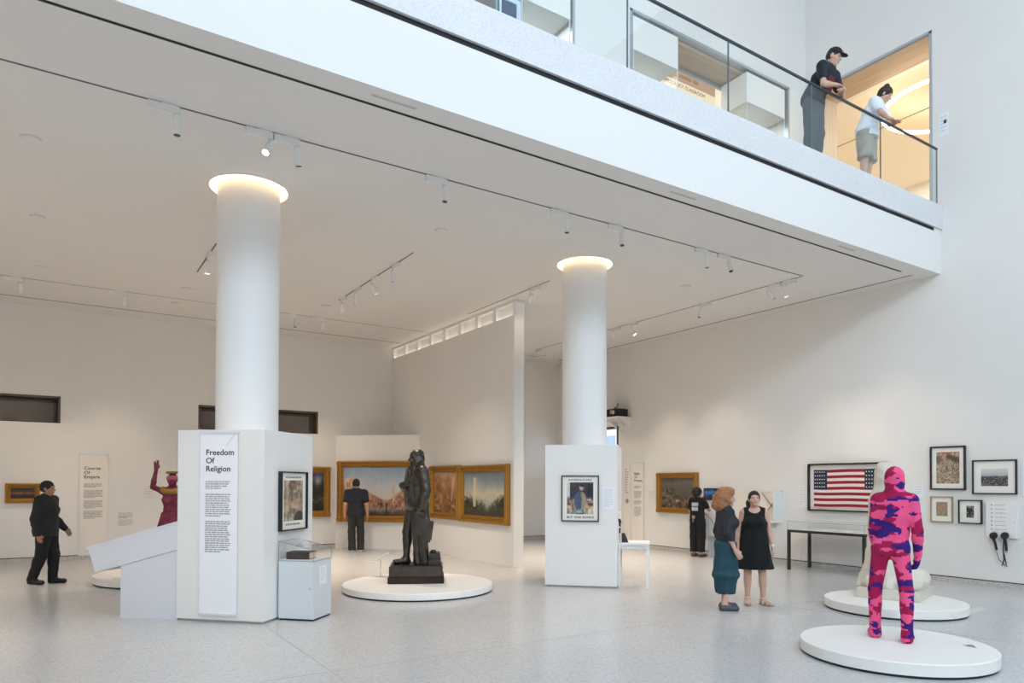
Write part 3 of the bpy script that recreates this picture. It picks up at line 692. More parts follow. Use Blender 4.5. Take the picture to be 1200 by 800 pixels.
for k, (xa, xb) in enumerate(((x0, x0+fw*.21), (x0+fw*.77, x0+fw))):
    cb = B(); wav(cb, xa, xb, z0+fh-7*sh, z0+fh, .006); cn = cb.build('canton', M_blue, t); cn['label'] = 'dark blue star field'
    sb = B()
    for i in range(5):
        for j in range(5):
            cx = xa+(xb-xa)*(.12+.17*i); cz = z0+fh-7*sh*(.13+.185*j); r = .017
            pts = [(cx+(r if q % 2 == 0 else r*.45)*math.sin(q*PI/5), -.042, cz+(r if q % 2 == 0 else r*.45)*math.cos(q*PI/5)) for q in range(10)]
            sb.slab(pts, (0, .004, 0))
    s_ = sb.build('star_pattern', M_cream, cn)

# ------------------------------------------------------------------ cases and furniture
# glass-topped book case against the nearer pier
V = np.array([2.663, 8.530, 0]); vw, vd, vh = .475, .47, .735
t = thing('glass_display_case', 'grey pedestal case with a sloped glass top beside the nearer pier', 'display case', V, T1)
box('foot', M_dark, -vw+.012, -.012, .012, vd-.012, 0, .022, t)
box('plinth', M_greyw, -vw, 0, 0, vd, .022, vh, t, .003)
d_ = box('door', M_greyw, -vw+.006, -.014, -.004, 0, .03, vh-.012, t); B().lathe([(.008, 0), (.008, .006), (0, .006)], n=14).build('lock', mat('chrome', 'c8ccd0', .2, 1), d_).matrix_local = Matrix.Translation((-.05, -.004, .40)) @ Matrix.Rotation(PI/2, 4, 'X')
g = .004; zf, zb2 = .975, .872          # the left (pier side) edge stands higher than the right
hood = B()
def pane(b, pts, n):
    b.slab(pts, n)
pane(hood, [(-vw, 0, vh), (0, 0, vh), (0, 0, zb2), (-vw, 0, zf)], (0, g, 0)); pane(hood, [(-vw, vd-g, vh), (0, vd-g, vh), (0, vd-g, zb2), (-vw, vd-g, zf)], (0, g, 0))
pane(hood, [(-g, g, vh), (-g, vd-g, vh), (-g, vd-g, zb2), (-g, g, zb2)], (g, 0, 0)); pane(hood, [(-vw, g, vh), (-vw, vd-g, vh), (-vw, vd-g, zf), (-vw, g, zf)], (g, 0, 0))
pane(hood, [(-vw, 0, zf), (0, 0, zb2), (0, vd, zb2), (-vw, vd, zf)], (0, 0, g)); hood.build('glass_hood', G_case, t)
eb = B()
for p_, q_ in (((-vw, 0, vh), (-vw, 0, zf)), ((0, 0, vh), (0, 0, zb2)), ((0, vd, vh), (0, vd, zb2)), ((-vw, 0, zf), (0, 0, zb2)), ((0, 0, zb2), (0, vd, zb2)), ((-vw, 0, zf), (-vw, vd, zf)), ((-vw, vd, zf), (0, vd, zb2)), ((-vw, 0, vh), (0, 0, vh)), ((0, 0, vh), (0, vd, vh))):
    eb.tube([p_, q_], .0035, 5)
eb.build('glass_edge', mat('glass_edge_grey', '6f7f88', .3), t)
sl = box('bed', M_white, -vw+.01, -.01, .01, vd-.01, vh, vh+.01, t)
label('white label card on the right side of the grey pedestal case', (V[0]+.70711*.245, V[1]+.70711*.245, .545), T2, .17, .23, 6, 77)
bk = thing('book', 'thick dark brown leather book lying in the glass case', 'book', (V[0]-.70711*.26+.70711*.2, V[1]+.70711*.26+.70711*.2, vh+.012), T1+R(6))
M_lea = mat('brown_leather', '3b2725', .55, bump=.4, bscale=120)
b = B(); b.box(-.165, .135, -.11, .11, 0, .008); b.box(-.165, .135, -.11, .11, .082, .09); b.box(-.165, .135, -.118, -.106, 0, .09); b.build('cover', M_lea, bk, .003)
box('page_block', mat('aged_paper', 'cdbb9c', .85), -.16, .13, -.105, .105, .008, .082, bk)
b = B()
for x in (-.12, -.06, 0, .06, .1): b.box(x-.005, x+.005, -.122, -.117, .004, .086)
b.build('raised_bands', M_lea, bk)
# sloped reading counter on the left of the nearer pier
t = thing('sloped_counter', 'white sloped counter on a pedestal, left of the nearer pier', 'counter', (A1[0], A1[1], 0), T1)
cl = .82; cd = .75; y0_ = .02
B().slab([(-cl, y0_, 0), (-.004, y0_, 0), (-.004, y0_, .868), (-cl, y0_, .645)], (0, cd, 0)).build('pedestal', mat('pale_cool_grey', 'dedfe2', .5), t)
sp = B(); sp.slab([(-1.30, y0_-.015, .868), (-.004, y0_-.015, 1.215), (-.004, y0_-.015, .870), (-.83, y0_-.015, .645), (-1.185, y0_-.015, .56)], (0, cd, 0)); sp.build('sloped_top', mat('pale_cool_grey', 'dedfe2', .5), t)
sp = B(); sp.slab([(-1.315, y0_-.022, .842), (-.004, y0_-.022, 1.193), (-.004, y0_-.022, 1.222), (-1.315, y0_-.022, .871)], (0, cd+.014, 0)); sp.build('top_sheet', mat('pale_cool_grey', 'dedfe2', .5), t)
# white side table by the second pier
TP = P2 + np.array([.70711, .70711, 0])*.12+np.array([.004, -.004, 0])
t = thing('side_table', 'small white table beside the second pier', 'table', (TP[0], TP[1], 0), T1)
box('table_top', M_white, .0, .50, -.01, .62, .70, .735, t); box('apron', M_white, .0, .47, .02, .035, .64, .70, t)
for x, y in ((.455, .0), (.455, .58)): box('leg', M_white, x, x+.04, y, y+.03, 0, .70, t)
box('leg', M_white, .005, .035, .0, .03, 0, .70, t); box('leg', M_white, .005, .035, .58, .61, 0, .70, t)
hs = thing('audio_handset', 'black handset hanging on the side of the second pier above the white table', 'handset', P2+np.array([.70711, .70711, 0])*.16+np.array([.02, -.02, 1.09]), T2)
def handset(parent, L=.20):
    b = B(); b.lathe([(.0, -.012), (.034, -.012), (.042, .0), (.04, .014), (.0, .018)], n=20); e = b.build('ear_piece', M_bframe, parent, smooth=True)
    e.matrix_local = Matrix.Rotation(R(72), 4, 'X') @ Matrix.Rotation(R(20), 4, 'Y')
    B().tube([(.0, .0, -.03), (.012, -.006, -.09), (.022, .0, -L)], [.017, .016, .014], 10).build('grip', M_bframe, parent, smooth=True)
    B().tube([(.022, 0, -L), (.026, 0, -L-.045)], .008, 8).build('ferrule', mat('chrome', 'c8ccd0', .2, 1), parent)
handset(hs)
B().tube([(.026, 0, -.24), (.03, -.01, -.35), (.03, -.01, -.315)], .006, 6).build('cord', M_bframe, hs, smooth=True)
b = B()
for z in (.17, .1, -.1): b.box(-.03, .03, -.045, .0, z, z+.02)
t2 = thing('wall_hooks', 'short white pegs on the side of the second pier', 'pegs', P2+np.array([.70711, .70711, 0])*.16+np.array([0, 0, 1.08]), T2); b.build('pegs_pattern', M_white, t2)
st_ = thing('book_stand', 'small dark wedge stand on the white table by the second pier', 'stand', P2+np.array([.70711, .70711, 0])*.22+np.array([.04, -.04, .735]), T1)
B().slab([(0, 0, 0), (.11, 0, 0), (.05, 0, .15), (.0, 0, .15)], (0, .09, 0)).build('wedge', mat('dark_slate', '2e2f34', .5), st_)
# long glass table case under the flag
cP = [pz(922.5, 667), pz(1011.5, 678), pz(948, 664)]
xa, ya, yb2 = 12.30, 8.745, 7.135; xb_ = 13.03
t = thing('table_case', 'long glass-topped table case with black legs under the flag', 'display case', (xa, yb2, 0))
LY = ya-yb2; LX = xb_-xa; zt = .80
M_steel = mat('black_steel', '232428', .45)
for x in (0, LX-.05):
    for y in (0, LY-.05): box('leg', M_steel, x, x+.05, y, y+.05, 0, zt-.05, t)
box('frame', M_steel, 0, LX, 0, LY, zt-.05, zt, t, .004); box('deck', M_white, .02, LX-.02, .02, LY-.02, zt, zt+.006, t)
h_ = .165; b = B(); b.box(.005, .011, .005, LY-.005, zt+.006, zt+h_); b.box(LX-.011, LX-.005, .005, LY-.005, zt+.006, zt+h_); b.box(.011, LX-.011, .005, .011, zt+.006, zt+h_); b.box(.011, LX-.011, LY-.011, LY-.005, zt+.006, zt+h_); b.box(.005, LX-.005, .005, LY-.005, zt+h_, zt+h_+.006); b.build('glass_hood', G_case, t)
eb = B()
for p_, q_ in (((.005, .005, zt), (.005, .005, zt+h_)), ((.005, LY-.005, zt), (.005, LY-.005, zt+h_)), ((LX-.005, LY-.005, zt), (LX-.005, LY-.005, zt+h_)), ((.005, .005, zt+h_), (.005, LY-.005, zt+h_)), ((.005, .005, zt+h_), (LX-.005, .005, zt+h_)), ((.005, LY-.005, zt+h_), (LX-.005, LY-.005, zt+h_)), ((LX-.005, .005, zt+h_), (LX-.005, LY-.005, zt+h_))): eb.tube([p_, q_], .004, 5)
eb.build('glass_edge', mat('glass_edge_light', '97a3a4', .3), t)
for k in range(3):
    d = thing('document', ('open pale document at the left end of the long table case', 'pale document in the middle of the long table case', 'pale document at the right end of the long table case')[k], 'document', (xa+.36, ya-.35-.48*k, zt+.0065), R(-90+4*k), 'documents in the long table case')
    box('sheet', mat('old_document', 'ddd3bf', .8), -.14, .14, -.1, .1, 0, .003, d); b = B(); b.bm.free
# audio panel with two handsets
p, w, h = quadfit(fR, 1157, 1194, 587.3, 631)
t = thing('audio_guide_box', 'white wall box listing audio tracks, with two handsets below the wide photograph', 'audio panel', p, R(-90))
box('housing', M_white, -w/2, w/2, -.06, 0, -h/2, h/2, t, .004)
for i in range(7):
    z = h/2-.055-i*.067
    bt = B().lathe([(.011, 0), (.011, .008), (0, .01)], n=12).build('track_button', M_grey, t); bt.matrix_local = Matrix.Translation((-w/2+.09, -.06, z)) @ Matrix.Rotation(PI/2, 4, 'X')
    text_lines('track_title', M_lgrey, t, -w/2+.14, w/2-.16, z+.006, .026, 1, -.0603, .5, 90+i, 1.0, .5)
box('side_lug', M_lgrey, w/2-.045, w/2-.035, -.063, -.06, -.05, -.03, t)
for k, px_ in enumerate((1164.3, 1177.5)):
    q_ = pxx(px_, 627.5, XR-.1)
    hs = thing('audio_handset', ('left of the two black handsets on the audio panel', 'right of the two black handsets on the audio panel')[k], 'handset', q_, R(-90), 'handsets on the audio panel')
    b = B(); b.lathe([(0, -.016), (.05, -.014), (.062, 0), (.058, .016), (.035, .022), (0, .02)], n=24); e = b.build('ear_piece', M_bframe, hs, smooth=True); e.matrix_local = Matrix.Rotation(R(68), 4, 'X')
    b = B(); b.lathe([(0, -.019), (.03, -.018), (.03, -.012)], n=18); e2 = b.build('grille', mat('grille_grey', '77777a', .5), hs, smooth=True); e2.matrix_local = Matrix.Rotation(R(68), 4, 'X')
    B().tube([(.0, .0, -.05), (.02, .005, -.12), (.042, .01, -.235)] if k == 0 else [(.0, .0, -.05), (.012, .005, -.12), (.018, .01, -.25)], [.022, .021, .019], 10).build('grip', M_bframe, hs, smooth=True)
    x1, z1 = (.045, -.28) if k == 0 else (.02, -.29)
    B().tube([(x1-.003, .01, z1+.045), (x1, .01, z1)], .011, 8).build('ferrule', mat('chrome', 'c8ccd0', .2, 1), hs)
    B().tube([(x1, .01, z1), (.075, .01, -.39), (.13, .06, -.47), (.165, .085, -.5)] if k == 0 else [(-.02, .01, -.02), (-.025, .01, -.25), (-.02, .02, -.4), (-.055, .03, -.50)], .006 if k == 0 else .009, 6).build('cord', M_bframe, hs, smooth=True)
    if k: B().tube([(-.02, .02, -.3), (0, .02, -.42), (.01, .03, -.48)], .009, 6).build('cord', M_bframe, hs, smooth=True)
# wall case with two crossed canes
p, w, h = quadfit(fR, 864, 917.5, 574.8, 612)
t = thing('wall_case', 'shallow white wall case behind the woman in the black dress', 'display case', (XR, p[1], p[2]), R(-90))
box('back_board', mat('cream_board', 'efe6d8', .7), -w/2, w/2, -.02, 0, -h/2+.05, h/2, t); box('shelf', M_white, -w/2, w/2, -.3, 0, -h/2, -h/2+.05, t)
box('side_pane', mat('pale_acrylic', 'e6eaea', .3), w/2-.03, w/2, -.30, -.02, -h/2+.05, h/2, t); box('top_lip', M_white, -w/2, w/2, -.05, 0, h/2-.012, h/2+.012, t)
for x in (-w*.3, w*.3): B().slab([(x, -.28, -h/2), (x, 0, -h/2), (x, 0, -h/2-.15)], (.02, 0, 0)).build('bracket', M_white, t)
for k, s in enumerate((1, -1)):
    c_ = pxx(904.2, 591, XR-.05)
    cn = thing('crossed_cane', ('crossed cane leaning up to the right in the wall case', 'crossed cane leaning up to the left in the wall case')[k], 'cane', c_, R(-90), 'crossed canes in the wall case')
    B().tube([(-.22*s, -.022*k, -.27), (.23*s, -.022*k, .26)], [.009, .007], 8).build('shaft', mat('dark_stick', '453c36', .5), cn)
q_ = pxx(899, 606, XR-.15); o_ = thing('small_tool', 'small dark object lying on the shelf of the wall case', 'object', (q_[0], q_[1], p[2]-h/2+.05), R(-90)); B().tube([(-.07, 0, .01), (0, 0, .012), (.08, 0, .008)], [.006, .009, .005], 8).build('blade', M_ink, o_)
# screen and console
p, w, h = quadfit(fR, 826, 843.5, 571.8, 586)
t = thing('wall_screen', 'small dark screen on the right wall above the white console', 'screen', p, R(-90))
box('housing', M_bframe, -w/2, w/2, -.05, 0, -h/2, h/2, t, .004)
def video(u, v):
    n = vnoise(u*1.5, v, 6, 71); c = ramp(v+.5*(n-.5), [(0, '10131c'), (.4, '1f2c48'), (.7, '33517e'), (1, '16203a')]); return over(c, '9fb2cc', ((np.hypot((u-.68)*1.5, v-.4) < .05)).astype(float)*.8)
sc_ = canvas('display', w-.05, h-.05, 50, 30, video, t, -.0515, .2, mname='screen_picture')
nt = MATS['screen_picture'].node_tree; vc = [n for n in nt.nodes if n.type == 'VERTEX_COLOR'][0]; bs = nt.nodes['Principled BSDF']; nt.links.new(vc.outputs['Color'], bs.inputs['Emission Color']); bs.inputs['Emission Strength'].default_value = 1.0
a, c = fR(829, 600), fR(862, 629)
t = thing('wall_console', 'white box console under the small screen on the right wall', 'console', (XR, float((a[1]+c[1])/2), 0), R(-90)); w = float(a[1]-c[1])
box('cabinet', M_white, -w/2, w/2, -.22, 0, float(c[2]), float(a[2]), t, .003); box('back_leg', M_greyw, -w/2+.08, -w/2+.25, -.06, 0, 0, float(c[2]), t); box('back_leg', M_greyw, w/2-.25, w/2-.08, -.06, 0, 0, float(c[2]), t)
label('small white card on the wall under the screen', tuple(fR(834, 593)), R(-90), .3, .18, 4, 8)
# projector on its bracket
q_ = pxx(722, 481.5, XR-.3)
t = thing('shelf_bracket', 'white wedge bracket shelf high on the right wall under the black box', 'shelf', (XR, q_[1], 3.50), R(-90))
box('shelf_board', M_white, -.40, .28, -.5, 0, .0, .03, t)
for x in (-.3, 0., .25): B().slab([(x, -.45, 0), (x, 0, 0), (x, 0, -.28)], (.02, 0, 0)).build('gusset', M_white, t)
t = thing('projector', 'black projector box on the high bracket shelf beside the second column', 'projector', (XR-.3, q_[1], 3.532), R(-90))
box('housing', mat('projector_black', '121214', .5), -.36, .26, -.2, .2, 0, .21, t, .01); box('sticker', mat('yellow_sticker', 'c9b23a', .6), -.02, .04, -.203, -.2, .08, .18, t)
b = B(); b.lathe([(.06, 0), (.06, .03), (.045, .035)], n=20); b.build('lens', mat('chrome', 'c8ccd0', .2, 1), t).matrix_local = Matrix.Translation((.14, -.2, .11)) @ Matrix.Rotation(PI/2, 4, 'X')
B().tube([(-.1, 0, .21), (-.05, 0, .26), (.02, 0, .27), (.06, 0, .29), (.07, 0, .38)], .014, 6).build('cable_arm', M_bframe, t)

# ------------------------------------------------------------------ label stands
def reader(lab, foot, top, ang, w, m, clear=False, d=.2, tilt=R(28), th=.006):
    t = thing('label_stand', lab, 'label stand', foot, ang, 'slim label stands')
    L = top-foot[2]
    box('post', m, -.009, .009, -.009, .009, 0, L, t); box('foot_plate', m, -.07, .07, -.05, .05, 0, .006, t)
    o = box('tilted_plate', m, -w/2, w/2, -d/2, d/2, 0, th, t); o.matrix_local = Matrix.Translation((0, 0, L)) @ Matrix.Rotation(tilt, 4, 'X')
    return t
f = pz(446, 675, .12); reader('slim white label stand at the left rim of the bronze statue platform', (f[0], f[1], .12), .42, T1+R(-75), .22, M_white, d=.3, tilt=R(33), th=.02)
f = pz(1135.5, 757, .135); reader('clear acrylic label stand on the platform of the pink figure', (f[0], f[1], .135), .46, R(-33+70), .2, G_case, d=.28, tilt=R(-24))

# ------------------------------------------------------------------ ceiling fittings
M_trk = mat('track_grey', '6a6460', .6)
def track(lab, x0, x1, y0, y1):
    t = thing('ceiling_track', lab, 'track', ((x0+x1)/2, (y0+y1)/2, ZC), 0, 'recessed ceiling tracks'); cx, cy = (x0+x1)/2, (y0+y1)/2
    box('channel', M_trk, x0-cx, x1-cx, y0-cy, y1-cy, -.004, .0, t)
def sc2(v): return v*S
g = .012
YT, XT = 8.115*S, 11.92*S
track('long lighting track running beside the balcony edge', XL, XT, YT-g, YT+g)
track('lighting track running beside the right wall', XT-g, XT+g, 8.15*S, 16.8*S)
track('short lighting track behind the nearer column', 2.197*S-g, 2.197*S+g, 12.4*S, 14.3*S)
track('short lighting track in the middle of the gallery ceiling', 5.13*S-g, 5.13*S+g, 11.0*S, 14.8*S)
track('lighting track just right of the partition head', 8.075*S-g, 8.075*S+g, 11.05*S, 14.3*S)
track('faint lighting track in front of the back wall', XL, 7.7, 16.62*S-.006, 16.62*S+.006)
track('short faint lighting track in front of the far wall', 8.6, 12.75*S, 17.64*S-.006, 17.64*S+.006)
M_lens = mat('lamp_lens', 'fff0d6', .4, emit=22); M_lensoff = mat('lamp_lens_dark', '2f2c2a', .3)
LAMPS = []
def track_light(lab, x, y, along_x, aim, on=True, watt=0, size=1.0, cone=56):
    t = thing('track_spotlight', lab, 'spotlight', (x, y, ZC), 0 if along_x else PI/2, 'white track spotlights')
    box('adapter', M_white, -.15*size, .15*size, -.022*size, .022*size, -.085*size, -.008, t)
    box('coupling', M_white, -.02, .12*size, -.016, .016, -.008, 0, t)
    head = Vector((.125*size, 0, -.13*size))
    loc = Vector((x, y, ZC)) + Matrix.Rotation(t.rotation_euler[2], 3, 'Z') @ head
    d = (Vector(aim)-loc).normalized(); dl = Matrix.Rotation(-t.rotation_euler[2], 3, 'Z') @ d
    B().tube([(.125*size, 0, -.085*size), head], .012*size, 8).build('stem', M_white, t)
    r = .042*size; Lh = .17*size
    B().tube([head-dl*.03, head+dl*Lh], r, 20).build('lamp_head', M_white, t, smooth=True)
    B().tube([head+dl*(Lh-.004), head+dl*(Lh+.003)], r*.8, 20).build('lens', M_lens if on else M_lensoff, t)
    if watt:
        L = bpy.data.lights.new('spot_beam', 'SPOT'); L.energy = watt; L.spot_size = R(cone); L.spot_blend = 1; L.color = (1, .83, .66); L.shadow_soft_size = .05
        L.spot_size = R(84) if watt > WV or aim[2] == 0 else R(cone); o = bpy.data.objects.new('spot_beam', L); COL.objects.link(o); o.location = loc+d*(Lh+.02); o.rotation_euler = d.to_track_quat('-Z', 'Y').to_euler()
    return t
WV = 125; FL = 1150
for px_, lab, on, aim, wt in ((193, 'track spotlight pointing straight down, first from the left on the balcony-edge track', False, (1.0, 7.7, 0), 165),
        (306, 'lit track spotlight tilted left, above the nearer column on the balcony-edge track', True, (-1.0, 5.6, 0), 0),
        (337, 'unlit track spotlight just right of the lit one above the nearer column', False, (2.9, 8.4, 0), 0),
        (513, 'track spotlight alone between the two columns on the balcony-edge track', False, (3.6, 7.2, 0), 165),
        (657, 'track spotlight just left above the second column', False, (5.9, 7.5, 0), 165),
        (722, 'track spotlight just right above the second column', False, (6.2, 6.6, 0), 0),
        (822, 'left of the pair of track spotlights right of the second column', False, (8.8, 7.5, 0), 165),
        (848, 'right of the pair of track spotlights right of the second column', False, (8.4, 5.3, 0), 0)):
    P_ = pz(px_, 118 + (px_-193)*.2755, ZC)
    track_light(lab, float(P_[0]), YT, True, aim, on, wt, .95)
for y, lab, on, aim, wt in ((8.75, 'unlit spotlight of the pair nearest the balcony corner on the right-wall track', False, (XR, 6.0, 1.1), WV),
        (8.40, 'lit spotlight nearest the balcony corner on the right-wall track', True, (XR, 8.1, 1.0), WV),
        (10.5, 'spotlight third from the balcony corner on the right-wall track', False, (9.6, 10.6, 0), FL*.7),
        (12.75, 'lit spotlight right of the second column on the right-wall track', True, (XR, 10.3, 1.0), WV),
        (13.45, 'spotlight half behind the second column on the right-wall track', False, (XR, 12.6, 1.0), WV),
        (16.83, 'far spotlight between the partition and the second column', False, (XR, 14.6, 1.2), WV)):
    track_light(lab, XT, y*S, False, aim, on, wt, .95)
for y, lab, on, aim, wt in ((14.5, 'farthest of the four spotlights on the middle ceiling track', False, (6.6, 17.2, 1.0), WV),
        (13.65, 'third of the four spotlights on the middle ceiling track', False, (5.2, 14.2, 0), FL*.5),
        (12.75, 'lit spotlight, second nearest on the middle ceiling track', True, (XP, 13.4, 1.0), WV),
        (11.75, 'nearest of the four spotlights on the middle ceiling track', False, (5.0, 12.2, 0), FL*.45)):
    track_light(lab, 5.13*S, y*S, False, aim, on, wt, .95)
track_light('lit spotlight left of the nearer column on the short track', 2.197*S, 13.0*S, False, (DRD[0]+.3, DRD[1]+.6, 1.4), True, WV)
track_light('lit spotlight right of the partition head, left of the second column', 8.075*S, 11.55*S, False, (10.5, YF, 1.2), True, 8)
for k, (px_, lab, aim, wt) in enumerate(((15, 'faint spotlight at the far left of the back track', (-.7, YB, .9), WV), (138, 'faint spotlight left of the nearer column on the back track', (.9, YB, 1.0), WV), (340, 'faint spotlight just right of the nearer column on the back track', (3.5, 15.0, 0), FL*.8), (372, 'faint spotlight second right of the nearer column on the back track', (5.6, YB, 1.0), WV))):
    P_ = pz(px_, 324.5+(px_-15)*.134, ZC); track_light(lab, float(P_[0]), 16.62*S, True, aim, False, wt, .95)
for k, q_ in enumerate(((36, 162), (44, 254), (48, 313), (517, 270), (219, 338), (206, 355), (803, 335), (382, 358))):
    P_ = pz(*q_, ZC); nm_ = ('at the far left, nearest the balcony edge', 'at the far left, second from the balcony edge', 'at the far left, third from the balcony edge', 'midway between the two columns', 'behind the nearer column, nearer of two', 'behind the nearer column, farther of two', 'right of the second column', 'right of the nearer column toward the back')[k]
    t = thing('ceiling_disc', 'flat white disc on the gallery ceiling ' + nm_, 'detector', (float(P_[0]), float(P_[1]), ZC), 0, 'flat ceiling discs')
    B().lathe([(.095, 0), (.09, -.02), (.05, -.028), (0, -.028)], n=28).build('cover', M_ceil, t, smooth=True); B().lathe([(.1, 0), (.1, -.004), (.09, -.004)], n=28).build('trim_ring', mat('disc_ring', 'c4c0bb', .5), t)
for k, (x0, x1) in enumerate(((2.66, 3.17), (6.94, 7.46), (10.87, 11.35))):
    t = thing('slot_vent', 'thin white slot grille in the ceiling edge strip, ' + ('leftmost of three', 'middle of three', 'nearest the right wall')[k], 'vent', ((x0+x1)/2*S, 6.75*S, ZC), 0, 'slot grilles along the ceiling edge'); l_ = (x1-x0)*S/2
    box('frame', M_ceil, -l_, l_, -.022, .022, -.006, 0, t); box('slot', mat('vent_grey', 'bab6b1', .6), -l_+.01, l_-.01, -.012, .012, -.0075, -.006, t)

# ------------------------------------------------------------------ upper floor
YG = YSL+.008
t = thing('glass_balustrade', 'clear glass balustrade with a slim dark handrail along the upper floor edge', 'balustrade', (0, YG, ZST))
gx = [XL] + [v*S for v in (-3.6, -1.68, .24, 2.16, 4.09, 6.015, 7.93, 9.885, 11.86, 13.78)]
for a, c in zip(gx, gx[1:]): box('glass_panel', G_rail, a+.006, c-.006, -.007, .007, .001, ZRL-ZST-.01, t)
B().box(XL, 13.79*S, -.016, .016, ZRL-ZST-.014, ZRL-ZST+.012).build('handrail', mat('handrail_dark', '3c4650', .4, .4), t)
b = B()
for a in gx[1:]: b.box(a-.006, a+.006, -.009, .009, .001, ZRL-ZST-.012)
b.build('joint_strip', mat('glass_joint', '5d7078', .3), t)
# hanging white cases in the openings
for k, (a, c) in enumerate(((8.76, 9.92), (11.94, 13.20), (6.30, 7.31))):
    a *= S; c *= S; w = c-a
    t = thing('hanging_case', ('white hanging case with a glass lower half, left in the wide upper opening', 'white hanging case with a glass lower half, right in the wide upper opening', 'white hanging case with a glass lower half, beside the dark blue panel upstairs')[k], 'display case', ((a+c)/2, YU, ZST), 0, 'white hanging cases upstairs')
    zb_, zt_ = zs(9.655)-ZST, zs(10.28)-ZST; zg = .55
    box('white_hood', M_plinth, -w/2, w/2, -.02, ND-.05, zb_, zt_, t)
    b = B(); b.box(-w/2+.01, w/2-.01, -.015, -.008, zg, zb_); b.box(-w/2+.01, -w/2+.017, -.008, ND-.06, zg, zb_); b.box(w/2-.017, w/2-.01, -.008, ND-.06, zg, zb_); b.box(-w/2+.01, w/2-.01, ND-.067, ND-.06, zg, zb_); b.build('glass_sides', G_case, t)
    box('base_cabinet', M_white, -w/2, w/2, -.02, ND-.05, 0, zg, t); b = B()
    for x in (-w/2+.01, w/2-.01): b.box(x-.008, x+.008, -.02, -.005, zg, zb_)
    b.build('glass_corner', mat('case_corner', 'd5dcdf', .3), t)
    area('case_fill', (float((a+c)/2), YU+.3, ZST+zb_-.01), (0, 0, 0), w*.8, .3, 4, (1, .95, .88))  # unseen light added to brighten the inside of the case
    box('lit_back', mat('case_back', 'd9d6cf', .7), -w/2+.02, w/2-.02, ND-.075, ND-.068, zg, zb_, t)
# classroom sign
t = thing('classroom_sign', 'pale lit sign reading DEMOCRACY CLASSROOM beyond the wide upper opening', 'sign', (0, 0, 0), 0)
ysg = YU+ND+1.1
pA, pB_ = pyy(776, 88, ysg), pyy(838, 128, ysg)
zc_ = 10.30; x1_ = 12.12; x0_ = x1_-1.5
t.location = (x0_, ysg, zc_)
L_ = x1_-x0_; box('lit_band', mat('lit_sign_panel', 'fff0d8', .6, emit=.25), -.5, L_+.25, 0, .05, -.55, .14, t); box('header_band', mat('tan_header', 'cfae93', .7), -.5, L_+.25, -.01, .05, .14, .46, t)
text_mesh('lettering', 'DEMOCRACY CLASSROOM', .112, mat('brown_letter', '5a4a3a', .6), t, (L_/2, -.004, .012), 1.0, align='CENTER')
text_lines('faint_row', mat('tan_letter', 'a8876d', .7), t, .6, L_-.3, .30, .16, 1, -.0105, .5, 5, 1.0, .1)
# blue panel glimpsed through the left opening
q0, q1 = pyy(586, 8, YU-.2), pyy(604, 8, YU-.2)
t = thing('framed_blue_panel', 'tall dark blue panel in a pale frame behind the upper glass, at the picture top', 'panel', (float((q0[0]+q1[0])/2), YU-.2, ZST)); w = float(q1[0]-q0[0])
box('panel', mat('dark_blue_cloth', '2b4464', .6, noise=.15, nscale=12), -w/2, w/2, -.02, .02, .12, 2.2, t); b = B(); b.box(-w/2-.06, -w/2, -.04, .03, 0, 2.26); b.box(w/2, w/2+.07, -.04, .03, 0, 2.26); b.box(-w/2, w/2, -.04, .03, 2.2, 2.26); b.box(-w/2, w/2, -.04, .03, .04, .12); b.build('frame', mat('pale_blue_frame', 'c9dcea', .4), t)
B().lathe([(.24, 0), (.24, .04), (.0, .05)], n=28).build('round_foot', M_white, t)
# ring pendant in the side room
q_ = pxx(1023.5, 122, XO+1.05)
rc = (XO+1.75, 7.05, zs(10.02)); rr = 1.18
t = thing('ring_pendant', 'large glowing white ring light hanging in the warm room beyond the upper opening', 'ring light', rc)
B().tube([(rr*math.cos(2*PI*i/72), rr*math.sin(2*PI*i/72), 0) for i in range(73)], .035, 10, False).build('glowing_ring', mat('ring_glow', 'fff3dc', .5, emit=7), t)
for k in range(3): B().tube([(rr*math.cos(k*2.1+.4), rr*math.sin(k*2.1+.4), .03), (rr*math.cos(k*2.1+.4), rr*math.sin(k*2.1+.4), zsr-rc[2])], .004, 5).build('suspension_wire', M_alu, t)
area('side_room_fill', (XO+4, 8.2, zsr-.05), (0, 0, 0), 4, 6, 185, (1, .95, .88))  # unseen area light added to the ring's glow, no fitting
area('classroom_fill', (10.5, YU+2.2, 11.45), (0, 0, 0), 4, 1.6, 70, (1, .88, .72))  # unseen area light without a fitting, lights the classroom

for x, y in ((-3.4, 9.5), (-3.4, 13.8), (9.9, 13.6)):     # added fill beams without fixtures, beyond the left edge and behind the second column
    L = bpy.data.lights.new('spot_beam', 'SPOT'); L.energy = FL; L.spot_size = R(84); L.spot_blend = 1; L.color = (1, .83, .66); L.shadow_soft_size = .05
    o = bpy.data.objects.new('spot_beam', L); COL.objects.link(o); o.location = (x, y, ZC-.3)
